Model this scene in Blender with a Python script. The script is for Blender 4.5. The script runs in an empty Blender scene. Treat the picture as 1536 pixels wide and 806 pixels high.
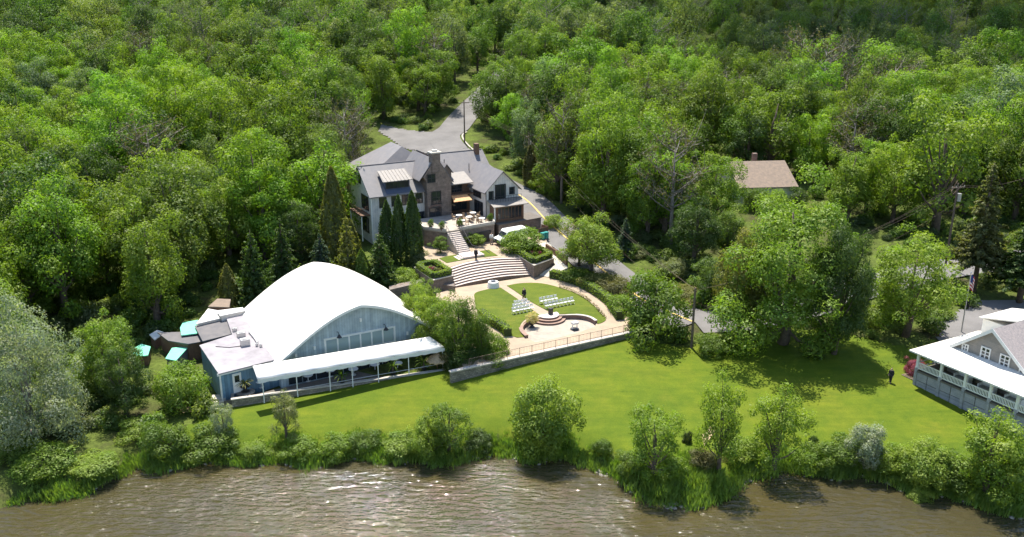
import bpy, bmesh, math, random
import numpy as np
from mathutils import Vector, Matrix

# ------------------------------------------------------------------ camera, world, sun, exposure
sc = bpy.context.scene
C = sc.collection
R = math.radians
cam_d = bpy.data.cameras.new('camera'); cam = bpy.data.objects.new('camera', cam_d); C.objects.link(cam)
cam.location = (0, 0, 45.0); cam.rotation_euler = (R(90 - 18), 0, 0)
cam_d.sensor_width = 36; cam_d.lens = 36 * 1350 / 1536; cam_d.clip_start = 0.5; cam_d.clip_end = 4000
sc.camera = cam
SUN_EL, SUN_AZ = 67.0, -14.0          # elevation; azimuth measured from +Y (away from the camera) towards +X
world = bpy.data.worlds.new('World'); sc.world = world; world.use_nodes = True
wn = world.node_tree.nodes; wl = world.node_tree.links
sky = wn.new('ShaderNodeTexSky'); sky.sky_type = 'NISHITA'; sky.sun_disc = False
sky.sun_elevation = R(SUN_EL); sky.sun_rotation = R(SUN_AZ); sky.air_density = 1.0; sky.dust_density = 0.6
wl.new(sky.outputs[0], wn['Background'].inputs[0]); wn['Background'].inputs[1].default_value = 0.15
sun_d = bpy.data.lights.new('sun', 'SUN'); sun_d.energy = 5.0; sun_d.angle = R(0.5); sun_d.color = (1.0, 0.95, 0.86)
sun = bpy.data.objects.new('sun', sun_d); C.objects.link(sun)
sdir = Vector((math.sin(R(SUN_AZ)) * math.cos(R(SUN_EL)), math.cos(R(SUN_AZ)) * math.cos(R(SUN_EL)), math.sin(R(SUN_EL))))
sun.rotation_euler = sdir.to_track_quat('Z', 'Y').to_euler(); sun.location = sdir * 300
sc.view_settings.view_transform = 'Standard'; sc.view_settings.look = 'None'
sc.view_settings.exposure = 0.93; sc.view_settings.gamma = 1.0; sc.view_settings.use_curve_mapping = False
cy = sc.cycles
cy.use_denoising = True; cy.max_bounces = 7; cy.diffuse_bounces = 3; cy.glossy_bounces = 2; cy.transmission_bounces = 4
cy.transparent_max_bounces = 6; cy.caustics_reflective = False; cy.caustics_refractive = False
cy.use_adaptive_sampling = True; cy.adaptive_threshold = 0.02

# terrain
SHX = np.array([-200,-80,-45.4,-38.9,-36.1,-27.7,-19.2,-13.6,-7.6,-1.8,5.3,9.6,11.6,13.8,18.7,22.2,28,33.3,38.3,44.8,80,220.])
SHY = np.array([60,65,69.3,72,75.7,77.3,76.7,77.9,76.7,78.6,77.3,75.5,70.9,69.8,70.3,74.9,75.2,74.3,71.4,68.2,62,58.])
TX = np.array([-220,-90,-55,-32,-12,8,20,34,52,75,120,220.])
TY = np.array([40,80,90,100,110,122,135,150,170,190,225,265,330,430,600,900.])
TZ = np.array([
 [1.5]*12,
 [1.5,1.5,1.5,1.5,1.5,1.5,1.5,1.5,1.6,1.8,2,2],
 [2,2,2,2.0,2.7,2.8,2.5,2.2,2.3,2.6,3,3],
 [2.5,2.5,2.5,2.5,3.1,3.2,3.1,2.9,3,3.3,4,4],
 [3,3,3,2.9,3.3,3.6,4.0,3.6,3.8,4,5,5],
 [3.5,3.5,3.2,3.4,4,4.6,5,4.5,4.6,4.8,6,6],
 [4.5,4.5,4.2,5,6,6.0,6,5.5,5.6,6,7,7],
 [6,5.5,5.2,6.2,7,7.4,7.2,7,7,7.5,8,8],
 [8,7.5,7.5,8,8.5,8.8,8.8,8.8,8.5,9,9,9],
 [11,10,9.5,9.8,10,10,10,10,10,10,10,10],
 [15,14,14,14,14.5,14.5,13.5,12,9.5,8.5,8.5,9],
 [20,19,19,19,19.5,19.5,18,16,14,13,13,14],
 [29,27,27,27,27,27,27,28,28,28,28,30],
 [45,42,42,42,42,42,43,45,46,46,46,46],
 [65]*12, [80]*12])
GX = np.arange(-220, 221, 2.0); GY = np.arange(40, 901, 2.0)
_a = np.array([np.interp(GX, TX, r) for r in TZ])
FZ = np.array([np.interp(GY, TY, _a[:, j]) for j in range(len(GX))]).T
for _ in range(8):
    p = np.pad(FZ, 1, mode='edge'); FZ = (p[:-2,1:-1] + 2*p[1:-1,1:-1] + p[2:,1:-1]) / 4
    p = np.pad(FZ, 1, mode='edge'); FZ = (p[1:-1,:-2] + 2*p[1:-1,1:-1] + p[1:-1,2:]) / 4
def hz(x, y):
    x = np.asarray(x, float); y = np.asarray(y, float)
    fx = np.clip((x + 220) / 2, 0, len(GX) - 1.001); fy = np.clip((y - 40) / 2, 0, len(GY) - 1.001)
    i = fx.astype(int); j = fy.astype(int); u = fx - i; v = fy - j
    z = FZ[j,i]*(1-u)*(1-v) + FZ[j,i+1]*u*(1-v) + FZ[j+1,i]*(1-u)*v + FZ[j+1,i+1]*u*v
    d = y - np.interp(x, SHX, SHY) + 0.5*np.sin(x*0.9) + 0.35*np.sin(x*2.3+1)
    t = np.clip(d / 5.0, 0, 1); t = t*t*(3-2*t) * 0.55 + np.clip(d/2.2, 0, 1) * 0.45
    return np.where(d < 0, np.maximum(-0.05 + d*0.28, -2.5), -0.05 + (z + 0.05) * t)
# the garden terrace: flat along its front wall, then rising gently to the amphitheatre steps
GW0 = np.array([-5.30, 90.80]); GE1 = np.array([0.879, 0.477]); GE2 = np.array([-0.477, 0.879])
def gz(x, y):
    a = (np.asarray(x) - GW0[0]) * GE2[0] + (np.asarray(y) - GW0[1]) * GE2[1]
    return 4.0 + 0.6 * np.clip((a - 2.2) / 5.5, 0, 1)


# ------------------------------------------------------------------ helpers
rnd = random.Random(7)
class Fr:
    def __init__(s, o, th):
        s.o = o; s.e1 = (math.cos(R(th)), math.sin(R(th))); s.e2 = (-s.e1[1], s.e1[0]); s.th = th
    def p(s, a, b, z): return (s.o[0] + a*s.e1[0] + b*s.e2[0], s.o[1] + a*s.e1[1] + b*s.e2[1], z)
WORLD = Fr((0, 0), 0)
class MB:
    def __init__(s): s.v = []; s.f = []
    def add(s, vs, fs):
        n = len(s.v); s.v += [tuple(v) for v in vs]; s.f += [tuple(i + n for i in f) for f in fs]; return s
    def quad(s, *vs): return s.add(vs, [tuple(range(len(vs)))])
    def box(s, fr, a0, a1, b0, b1, z0, z1):
        P = [fr.p(a, b, z) for z in (z0, z1) for a, b in ((a0,b0),(a1,b0),(a1,b1),(a0,b1))]
        return s.add(P, [(3,2,1,0),(4,5,6,7),(0,1,5,4),(1,2,6,5),(2,3,7,6),(3,0,4,7)])
    def prism(s, pts, z0, z1):      # pts: world xy polygon, counter-clockwise
        n = len(pts)
        if sum(pts[i][0]*pts[(i+1)%n][1] - pts[(i+1)%n][0]*pts[i][1] for i in range(n)) < 0: pts = pts[::-1]
        V = [(p[0],p[1],z0) for p in pts] + [(p[0],p[1],z1) for p in pts]
        return s.add(V, [tuple(range(n-1,-1,-1)), tuple(range(n,2*n))] + [(i,(i+1)%n,(i+1)%n+n,i+n) for i in range(n)])
    def solid(s, poly, off):        # a planar polygon thickened by the vector off
        n = len(poly); q = [tuple(p[k]+off[k] for k in range(3)) for p in poly]
        return s.add(list(poly)+q, [tuple(range(n)), tuple(range(2*n-1,n-1,-1))] + [(i,i+n,(i+1)%n+n,(i+1)%n) for i in range(n)])
    def tube(s, pts, rad, n=8, cap=True):
        pts = [Vector(p) for p in pts]; rad = rad if isinstance(rad, (list, tuple)) else [rad]*len(pts)
        base = len(s.v); up = None
        for i, p in enumerate(pts):
            d = (pts[min(i+1,len(pts)-1)] - pts[max(i-1,0)]).normalized()
            if up is None: up = Vector((1,0,0)) if abs(d.z) > 0.9 else Vector((0,0,1))
            x = d.cross(up).normalized(); y = x.cross(d).normalized(); up = y
            for k in range(n):
                an = 2*math.pi*k/n; w = p + (x*math.cos(an) + y*math.sin(an))*rad[i]; s.v.append(tuple(w))
        for i in range(len(pts)-1):
            for k in range(n):
                s.f.append((base+i*n+k, base+i*n+(k+1)%n, base+(i+1)*n+(k+1)%n, base+(i+1)*n+k))
        if cap:
            s.f.append(tuple(base+k for k in range(n-1,-1,-1))); s.f.append(tuple(base+(len(pts)-1)*n+k for k in range(n)))
        return s
    def cyl(s, x, y, z0, z1, r0, r1=None, n=10): return s.tube([(x,y,z0),(x,y,z1)], [r0, r0 if r1 is None else r1], n)
def mesh_np(name, V, F, smooth=False):      # V (n,3), F (m,k) with constant k
    me = bpy.data.meshes.new(name); V = np.ascontiguousarray(V, dtype=np.float32); F = np.ascontiguousarray(F, dtype=np.int32)
    m, k = F.shape
    me.vertices.add(len(V)); me.vertices.foreach_set('co', V.ravel())
    me.loops.add(m*k); me.loops.foreach_set('vertex_index', F.ravel())
    me.polygons.add(m); me.polygons.foreach_set('loop_start', np.arange(0, m*k, k, dtype=np.int32)); me.polygons.foreach_set('loop_total', np.full(m, k, dtype=np.int32))
    if smooth: me.polygons.foreach_set('use_smooth', np.ones(m, dtype=bool))
    me.update(calc_edges=True); return me
def place(name, me, mat, parent=None, loc=None, rotz=0.0, scale=None):
    if mat is not None and not me.materials: me.materials.append(mat)
    o = bpy.data.objects.new(name, me); C.objects.link(o)
    if parent is not None: o.parent = parent
    if loc is not None: o.location = loc
    o.rotation_euler = (0, 0, rotz)
    if scale is not None: o.scale = scale
    return o
def obj(name, mb, mat, parent=None, smooth=False, bevel=0.0):
    """mesh built in world coordinates; the origin goes to the parent's origin (or the mesh's own base)"""
    org = world_origin(parent) if parent is not None else base_of(mb.v)
    me = bpy.data.meshes.new(name); me.from_pydata([(v[0]-org[0], v[1]-org[1], v[2]-org[2]) for v in mb.v], [], mb.f)
    bm = bmesh.new(); bm.from_mesh(me); bmesh.ops.recalc_face_normals(bm, faces=bm.faces[:])
    if bevel: bmesh.ops.bevel(bm, geom=bm.edges[:], offset=bevel, segments=1, affect='EDGES', clamp_overlap=True)
    bm.to_mesh(me); bm.free()
    if smooth: me.polygons.foreach_set('use_smooth', [True]*len(me.polygons))
    me.materials.append(mat)
    o = bpy.data.objects.new(name, me); C.objects.link(o)
    if parent is not None: o.parent = parent
    else: o.location = org
    return o
def world_origin(o):
    v = Vector((0,0,0))
    while o is not None: v = v + o.location; o = o.parent
    return v
def base_of(V):
    xs = [v[0] for v in V]; ys = [v[1] for v in V]; zs = [v[2] for v in V]
    return ((min(xs)+max(xs))/2, (min(ys)+max(ys))/2, min(zs))
def tag(o, label, cat, group=None):
    o['label'] = label; o['category'] = cat
    if group: o['group'] = group
    return o
def thing(name, label, cat, loc, group=None):
    o = bpy.data.objects.new(name, None); C.objects.link(o); o.location = loc; o.empty_display_size = 0.5
    return tag(o, label, cat, group)
def struct(o, label=None):
    o['kind'] = 'structure'
    if label: o['label'] = label
    return o
def stuff(o, label=None):
    o['kind'] = 'stuff'
    if label: o['label'] = label
    return o
def spline(pts, n=8):
    out = []; P = [np.array(p, float) for p in pts]; P = [2*P[0]-P[1]] + P + [2*P[-1]-P[-2]]
    for i in range(1, len(P)-2):
        for k in range(n):
            t = k/n
            out.append(0.5*((2*P[i]) + (P[i+1]-P[i-1])*t + (2*P[i-1]-5*P[i]+4*P[i+1]-P[i+2])*t*t + (3*P[i]-P[i-1]-3*P[i+1]+P[i+2])*t**3))
    out.append(P[-2]); return [tuple(float(c) for c in p) for p in out]
def inside(poly, x, y):
    x = np.asarray(x, float); y = np.asarray(y, float); r = np.zeros(np.broadcast(x, y).shape, bool); n = len(poly)
    for i in range(n):
        x0, y0 = poly[i][:2]; x1, y1 = poly[(i+1)%n][:2]
        c = ((y0 > y) != (y1 > y)) & (x < (x1-x0)*(y-y0)/(y1-y0+1e-12)+x0); r ^= c
    return r
def seg_dist(pts, x, y):
    d = np.full(np.broadcast(np.asarray(x,float), np.asarray(y,float)).shape, 1e9)
    for (x0,y0,*_), (x1,y1,*_) in zip(pts, pts[1:]):
        dx, dy = x1-x0, y1-y0; t = np.clip(((x-x0)*dx+(y-y0)*dy)/(dx*dx+dy*dy+1e-9), 0, 1)
        d = np.minimum(d, np.hypot(x-x0-t*dx, y-y0-t*dy))
    return d

# ------------------------------------------------------------------ materials
class NT:
    def __init__(s, name):
        s.m = bpy.data.materials.new(name); s.m.use_nodes = True; s.t = s.m.node_tree; s.n = s.t.nodes; s.b = s.n['Principled BSDF']; s.out = s.n['Material Output']
    def new(s, t, **kw):
        n = s.n.new(t)
        for k, v in kw.items():
            if k in n.inputs: n.inputs[k].default_value = v
            else: setattr(n, k, v)
        return n
    def ln(s, a, b): s.t.links.new(a, b)
    def noise(s, scale, detail=4, rough=0.55, coord='Object', vec=None):
        tc = vec if vec is not None else s.new('ShaderNodeTexCoord').outputs[coord]
        n = s.new('ShaderNodeTexNoise', Scale=scale, Detail=detail, Roughness=rough); s.ln(tc, n.inputs['Vector']); return n.outputs['Fac']
    def ramp(s, fac, stops):
        r = s.new('ShaderNodeValToRGB'); e = r.color_ramp.elements
        while len(e) < len(stops): e.new(0.5)
        for el, (p, c) in zip(e, stops): el.position = p; el.color = (*c, 1) if len(c) == 3 else c
        s.ln(fac, r.inputs[0]); return r.outputs[0]
    def mix(s, fac, a, b, mode='MIX'):
        m = s.new('ShaderNodeMix', data_type='RGBA', blend_type=mode)
        for i, v in ((0, fac), (6, a), (7, b)):
            if hasattr(v, 'links'): s.ln(v, m.inputs[i])
            else: m.inputs[i].default_value = v if not isinstance(v, tuple) else (*v[:3], 1)
        return m.outputs[2]
    def bump(s, h, strength=0.3, dist=0.05):
        b = s.new('ShaderNodeBump', Strength=strength, Distance=dist); s.ln(h, b.inputs['Height']); s.ln(b.outputs[0], s.b.inputs['Normal'])
def mat_plain(name, col, rough=0.7, var=0.25, scale=1.5, bump=0.0, bscale=12, metal=0.0, spec=0.5, warm=(1.06,1.0,0.92)):
    t = NT(name); f = t.noise(scale, 5, 0.6)
    lo = tuple(c*(1-var) for c in col); hi = tuple(min(1, c*(1+var*0.8)*w) for c, w in zip(col, warm))
    t.ln(t.ramp(f, [(0.3, lo), (0.7, hi)]), t.b.inputs['Base Color'])
    t.b.inputs['Roughness'].default_value = rough; t.b.inputs['Metallic'].default_value = metal; t.b.inputs['Specular IOR Level'].default_value = spec
    if bump: t.bump(t.noise(bscale, 5, 0.6), bump, 0.03)
    return t.m
def mat_brick(name, c1, c2, mortar, scale, w=0.5, h=0.25, rough=0.85):
    t = NT(name); tc = t.new('ShaderNodeTexCoord'); geo = t.new('ShaderNodeNewGeometry')
    # lay the courses along the wall: u = horizontal run, v = height
    sep = t.new('ShaderNodeSeparateXYZ'); t.ln(tc.outputs['Object'], sep.inputs[0])
    add = t.new('ShaderNodeMath', operation='ADD'); t.ln(sep.outputs[0], add.inputs[0]); t.ln(sep.outputs[1], add.inputs[1])
    cmb = t.new('ShaderNodeCombineXYZ'); t.ln(add.outputs[0], cmb.inputs[0]); t.ln(sep.outputs[2], cmb.inputs[1])
    nz = t.new('ShaderNodeTexNoise', Scale=1.3, Detail=2.0); t.ln(tc.outputs['Object'], nz.inputs['Vector'])
    vm = t.new('ShaderNodeVectorMath', operation='MULTIPLY_ADD'); vm.inputs[1].default_value = (0.25,0.25,0.25); t.ln(nz.outputs['Color'], vm.inputs[0]); t.ln(cmb.outputs[0], vm.inputs[2])
    b = t.new('ShaderNodeTexBrick'); b.inputs['Color1'].default_value = (*c1,1); b.inputs['Color2'].default_value = (*c2,1); b.inputs['Mortar'].default_value = (*mortar,1)
    b.inputs['Scale'].default_value = scale; b.inputs['Mortar Size'].default_value = 0.03; b.inputs['Brick Width'].default_value = w; b.inputs['Row Height'].default_value = h; b.inputs['Bias'].default_value = -0.1
    t.ln(vm.outputs[0], b.inputs['Vector'])
    f = t.noise(1.4, 6, 0.7); dk = t.ramp(f, [(0.28,(0.5,0.49,0.47)),(0.72,(1.3,1.22,1.12))])
    t.ln(t.mix(1.0, b.outputs['Color'], dk, 'MULTIPLY'), t.b.inputs['Base Color'])
    t.b.inputs['Roughness'].default_value = rough; t.bump(b.outputs['Fac'], -0.5, 0.04)
    return t.m
def mat_leaf(name, fixed=None, far=None, trans=0.45):
    t = NT(name); oi = t.new('ShaderNodeObjectInfo'); geo = t.new('ShaderNodeNewGeometry')
    if far: col = t.ramp(oi.outputs['Random'], far)
    elif fixed: rg = t.new('ShaderNodeRGB'); rg.outputs[0].default_value = (*fixed,1); col = rg.outputs[0]
    else: col = oi.outputs['Color']
    k = t.ramp(geo.outputs['Random Per Island'], [(0.0,(0.78,0.8,0.76)),(0.5,(1,1,1)),(1.0,(1.28,1.22,1.15))])
    col = t.mix(1.0, col, k, 'MULTIPLY')
    big = t.ramp(t.noise(0.35, 2, 0.5), [(0.35,(0.78,0.86,0.8)),(0.65,(1.18,1.08,1.0))]); col = t.mix(1.0, col, big, 'MULTIPLY')
    tl = t.mix(1.0, col, (1.35, 1.5, 0.55), 'MULTIPLY')
    d = t.new('ShaderNodeBsdfDiffuse'); t.ln(col, d.inputs[0])
    tr = t.new('ShaderNodeBsdfTranslucent'); t.ln(tl, tr.inputs[0])
    g = t.new('ShaderNodeBsdfGlossy', Roughness=0.55); g.inputs[0].default_value = (0.9,0.95,0.85,1)
    m1 = t.new('ShaderNodeMixShader'); m1.inputs[0].default_value = trans; t.ln(d.outputs[0], m1.inputs[1]); t.ln(tr.outputs[0], m1.inputs[2])
    m2 = t.new('ShaderNodeMixShader'); m2.inputs[0].default_value = 0.022; t.ln(m1.outputs[0], m2.inputs[1]); t.ln(g.outputs[0], m2.inputs[2])
    t.ln(m2.outputs[0], t.out.inputs[0]); return t.m
M = {}
M['leaf'] = mat_leaf('leaf')
FARCOLS = [(0.0,(0.12,0.205,0.03)),(0.2,(0.075,0.14,0.03)),(0.4,(0.165,0.23,0.035)),(0.6,(0.06,0.105,0.03)),(0.8,(0.15,0.185,0.085)),(1.0,(0.18,0.24,0.035))]
M['leaf_far'] = mat_leaf('leaf_far', far=FARCOLS)
M['bark'] = mat_plain('bark', (0.11,0.085,0.065), 0.95, 0.4, 3, 0.5, 14)
M['bark_grey'] = mat_plain('bark_grey', (0.2,0.18,0.16), 0.95, 0.3, 3)
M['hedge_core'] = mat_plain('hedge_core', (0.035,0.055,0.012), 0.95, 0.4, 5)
def mat_ground():
    t = NT('forest_floor'); f = t.noise(0.25, 6, 0.65); f2 = t.noise(2.5, 5, 0.7)
    c = t.ramp(f, [(0.3,(0.06,0.055,0.028)),(0.5,(0.075,0.1,0.022)),(0.7,(0.11,0.15,0.03))])
    c = t.mix(1.0, c, t.ramp(f2, [(0.3,(0.6,0.6,0.6)),(0.7,(1.3,1.25,1.2))]), 'MULTIPLY')
    t.ln(c, t.b.inputs['Base Color']); t.b.inputs['Roughness'].default_value = 1; t.b.inputs['Specular IOR Level'].default_value = 0.1; t.bump(f2, 0.6, 0.2); return t.m
M['ground'] = mat_ground()
def mat_lawn(name, a, b_, c_, dry=0.5):
    t = NT(name); tc = t.new('ShaderNodeTexCoord'); f = t.noise(0.12, 4, 0.6); 
    mp = t.new('ShaderNodeMapping'); mp.inputs['Rotation'].default_value = (0,0,R(-28)); mp.inputs['Scale'].default_value = (0.25,1.6,1); t.ln(tc.outputs['Object'], mp.inputs[0])
    st = t.noise(0.9, 4, 0.6, vec=mp.outputs[0]); fine = t.noise(9, 6, 0.75); mid = t.noise(0.6, 5, 0.7)
    col = t.ramp(f, [(0.32,a),(0.5,b_),(0.7,c_)]); dryf = t.noise(0.33, 5, 0.7)
    col = t.mix(t.ramp(dryf, [(0.55,(0,0,0)),(0.75,(0.3,0.3,0.3))]), col, tuple(c*k for c, k in zip(c_, (1.35,1.1,1.6))))
    col = t.mix(1.0, col, t.ramp(st, [(0.3,(0.86,0.9,0.85)),(0.7,(1.13,1.08,1.1))]), 'MULTIPLY')
    col = t.mix(1.0, col, t.ramp(mid, [(0.3,(0.8,0.86,0.85)),(0.72,(1.25,1.12,1.05))]), 'MULTIPLY')
    col = t.mix(1.0, col, t.ramp(fine, [(0.25,(0.65,0.7,0.6)),(0.75,(1.35,1.3,1.3))]), 'MULTIPLY')
    t.ln(col, t.b.inputs['Base Color']); t.b.inputs['Roughness'].default_value = 0.9; t.b.inputs['Specular IOR Level'].default_value = 0.15
    t.bump(fine, 0.7, 0.08); return t.m
M['lawn'] = mat_lawn('lawn_grass', (0.07,0.114,0.008), (0.09,0.131,0.008), (0.11,0.138,0.011))
M['garden_lawn'] = mat_lawn('garden_grass', (0.074,0.108,0.013), (0.09,0.124,0.014), (0.108,0.13,0.017))
M['blade'] = mat_leaf('grass_blade', fixed=(0.17,0.27,0.045), trans=0.4)
M['reed'] = mat_leaf('reed_blade', fixed=(0.17,0.25,0.05), trans=0.4)
def mat_road():
    t = NT('asphalt'); f = t.noise(0.25, 5, 0.65); g = t.noise(14, 4, 0.7)
    c = t.ramp(f, [(0.3,(0.12,0.112,0.105)),(0.7,(0.18,0.168,0.158))]); c = t.mix(1.0, c, t.ramp(g, [(0.3,(0.8,0.8,0.8)),(0.7,(1.15,1.15,1.15))]), 'MULTIPLY')
    t.ln(c, t.b.inputs['Base Color']); t.b.inputs['Roughness'].default_value = 0.9; t.bump(g, 0.2, 0.02); return t.m
M['road'] = mat_road()
M['yellow'] = mat_plain('yellow_paint', (0.55,0.4,0.12), 0.8, 0.3, 4)
M['kerb'] = mat_plain('kerb_concrete', (0.36,0.34,0.3), 0.85, 0.2, 3)
M['paving'] = mat_plain('tan_paving', (0.33,0.26,0.185), 0.85, 0.18, 0.8, 0.15, 9)
M['patio'] = mat_plain('patio_stone', (0.33,0.285,0.235), 0.85, 0.2, 1.1, 0.2, 6)
M['concrete'] = mat_plain('pale_concrete', (0.46,0.43,0.37), 0.85, 0.15, 1.5)
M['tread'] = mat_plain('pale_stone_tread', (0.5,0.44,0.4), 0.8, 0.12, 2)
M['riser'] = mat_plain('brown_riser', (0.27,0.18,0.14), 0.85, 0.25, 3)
M['stone'] = mat_brick('grey_stone_wall', (0.3,0.27,0.235), (0.17,0.155,0.135), (0.15,0.14,0.12), 1.0, 0.5, 0.22)
M['stone_warm'] = mat_brick('brown_stone_wall', (0.22,0.17,0.14), (0.135,0.105,0.09), (0.19,0.165,0.15), 1.0, 0.42, 0.2)
M['stone_cap'] = mat_plain('stone_cap', (0.44,0.41,0.37), 0.85, 0.2, 2)
M['brick'] = mat_brick('red_brown_brick', (0.2,0.1,0.075), (0.14,0.075,0.06), (0.2,0.17,0.15), 1.0, 0.4, 0.16)
M['white_roof'] = mat_plain('white_membrane', (0.64,0.625,0.58), 0.6, 0.09, 0.3)
M['fabric'] = mat_plain('white_canopy_fabric', (0.66,0.66,0.64), 0.7, 0.06, 1.2)
M['white'] = mat_plain('white_paint', (0.74,0.74,0.72), 0.55, 0.08, 2)
M['offwhite'] = mat_plain('offwhite_stucco', (0.6,0.57,0.52), 0.85, 0.1, 1.2)
M['slate'] = mat_plain('grey_roof', (0.165,0.157,0.16), 0.6, 0.13, 1.2, 0.25, 20)
M['shingle'] = mat_plain('pinkish_shingle', (0.27,0.24,0.235), 0.85, 0.25, 5, 0.3, 22)
M['tan_roof'] = mat_plain('tan_shingle', (0.2,0.155,0.12), 0.9, 0.2, 2, 0.3, 22)
M['dark'] = mat_plain('dark_trim', (0.025,0.024,0.026), 0.6, 0.2, 3)
M['wood'] = mat_plain('brown_wood', (0.16,0.09,0.055), 0.75, 0.3, 4)
M['deck'] = mat_plain('dark_deck', (0.13,0.115,0.1), 0.85, 0.2, 2)
M['flagstone'] = mat_plain('flagstone_floor', (0.33,0.295,0.25), 0.85, 0.25, 1.2, 0.2, 5)
M['copper'] = mat_plain('copper_awning', (0.6,0.3,0.12), 0.6, 0.2, 3)
M['seam'] = mat_plain('pale_metal_roof', (0.22,0.2,0.18), 0.6, 0.15, 2)
M['navy'] = mat_plain('blue_grey_panel', (0.06,0.075,0.11), 0.6, 0.15, 3)
M['tar'] = mat_plain('flat_roof_felt', (0.3,0.275,0.285), 0.9, 0.28, 0.5, warm=(1,1,1))
M['tar_dark'] = mat_plain('dark_roof_felt', (0.13,0.125,0.13), 0.9, 0.2, 0.8)
M['turq'] = mat_plain('turquoise_tarp', (0.16,0.58,0.4), 0.6, 0.15, 1.5)
M['turq_pale'] = mat_plain('pale_tarp', (0.62,0.62,0.6), 0.7, 0.15, 1.5)
M['iron'] = mat_plain('bronze_railing', (0.2,0.13,0.09), 0.6, 0.2, 4)
M['black_iron'] = mat_plain('black_iron', (0.03,0.028,0.027), 0.5, 0.2, 4)
M['steel'] = mat_plain('galvanised_steel', (0.5,0.5,0.5), 0.4, 0.15, 3, metal=0.6)
M['pole'] = mat_plain('weathered_pole', (0.14,0.105,0.08), 0.95, 0.3, 3)
M['skin'] = mat_plain('skin', (0.5,0.32,0.24), 0.6, 0.05, 2)
M['black_cloth'] = mat_plain('black_cloth', (0.015,0.015,0.018), 0.85, 0.2, 5)
M['white_cloth'] = mat_plain('white_cloth', (0.7,0.7,0.68), 0.85, 0.1, 5)
M['tan_cloth'] = mat_plain('tan_cloth', (0.4,0.33,0.25), 0.85, 0.1, 5)
M['hair'] = mat_plain('hair', (0.03,0.02,0.015), 0.7, 0.2, 8)
M['thatch'] = mat_plain('thatch', (0.42,0.31,0.19), 0.95, 0.3, 6, 0.5, 20)
M['wicker'] = mat_plain('wicker', (0.28,0.2,0.13), 0.9, 0.25, 8)
M['rock'] = mat_plain('rock', (0.26,0.24,0.21), 0.95, 0.35, 2, 0.6, 4)
M['mud'] = mat_plain('mud', (0.12,0.095,0.06), 0.9, 0.3, 2)
M['sand'] = mat_plain('bare_soil', (0.34,0.26,0.15), 0.95, 0.2, 1.5)
M['red'] = mat_plain('flag_red', (0.45,0.03,0.04), 0.7, 0.1, 4)
M['blue'] = mat_plain('flag_blue', (0.03,0.05,0.2), 0.7, 0.1, 4)
M['rubber'] = mat_plain('rubber', (0.02,0.02,0.02), 0.8, 0.1, 4)
M['cushion'] = mat_plain('grey_fabric', (0.3,0.3,0.3), 0.9, 0.1, 4)
def mat_glass(name, col=(0.02,0.025,0.03)):
    t = NT(name); t.b.inputs['Base Color'].default_value = (*col,1); t.b.inputs['Roughness'].default_value = 0.06; t.b.inputs['Specular IOR Level'].default_value = 0.7; return t.m
M['glass'] = mat_glass('window_glass'); M['glass_pale'] = mat_glass('hall_glass', (0.3,0.37,0.4))
def mat_siding(name, col, period, th, vertical=True, var=0.25):
    t = NT(name); tc = t.new('ShaderNodeTexCoord'); sep = t.new('ShaderNodeSeparateXYZ'); 
    mp = t.new('ShaderNodeMapping'); mp.inputs['Rotation'].default_value = (0,0,R(-th)); t.ln(tc.outputs['Object'], mp.inputs[0]); t.ln(mp.outputs[0], sep.inputs[0])
    src = sep.outputs[0] if vertical else sep.outputs[2]
    m = t.new('ShaderNodeMath', operation='MULTIPLY'); m.inputs[1].default_value = 1/period; t.ln(src, m.inputs[0])
    fl = t.new('ShaderNodeMath', operation='FLOOR'); t.ln(m.outputs[0], fl.inputs[0]); fr = t.new('ShaderNodeMath', operation='FRACT'); t.ln(m.outputs[0], fr.inputs[0])
    wn_ = t.new('ShaderNodeTexWhiteNoise', noise_dimensions='1D'); t.ln(fl.outputs[0], wn_.inputs['W'])
    k = t.ramp(wn_.outputs[0], [(0,tuple(c*(1-var) for c in col)),(1,tuple(c*(1+var) for c in col))])
    gap = t.ramp(fr.outputs[0], [(0.0,(0.45,0.45,0.45)),(0.1,(1,1,1))])
    c = t.mix(1.0, k, gap, 'MULTIPLY'); c = t.mix(1.0, c, t.ramp(t.noise(1.1,5,0.65), [(0.3,(0.75,0.77,0.8)),(0.7,(1.2,1.15,1.1))]), 'MULTIPLY')
    t.ln(c, t.b.inputs['Base Color']); t.b.inputs['Roughness'].default_value = 0.75; t.bump(gap, 0.4, 0.03); return t.m
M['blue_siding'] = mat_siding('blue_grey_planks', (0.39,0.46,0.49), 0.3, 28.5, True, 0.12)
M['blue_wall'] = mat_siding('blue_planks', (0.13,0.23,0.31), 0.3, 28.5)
M['taupe'] = mat_siding('taupe_siding', (0.27,0.245,0.215), 0.18, 0, False, 0.1)
M['grey_board'] = mat_siding('grey_boards', (0.3,0.3,0.32), 0.16, 0, False, 0.12)
M['white_board'] = mat_siding('board_and_batten', (0.62,0.59,0.54), 0.4, 28.5, True, 0.06)
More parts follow.
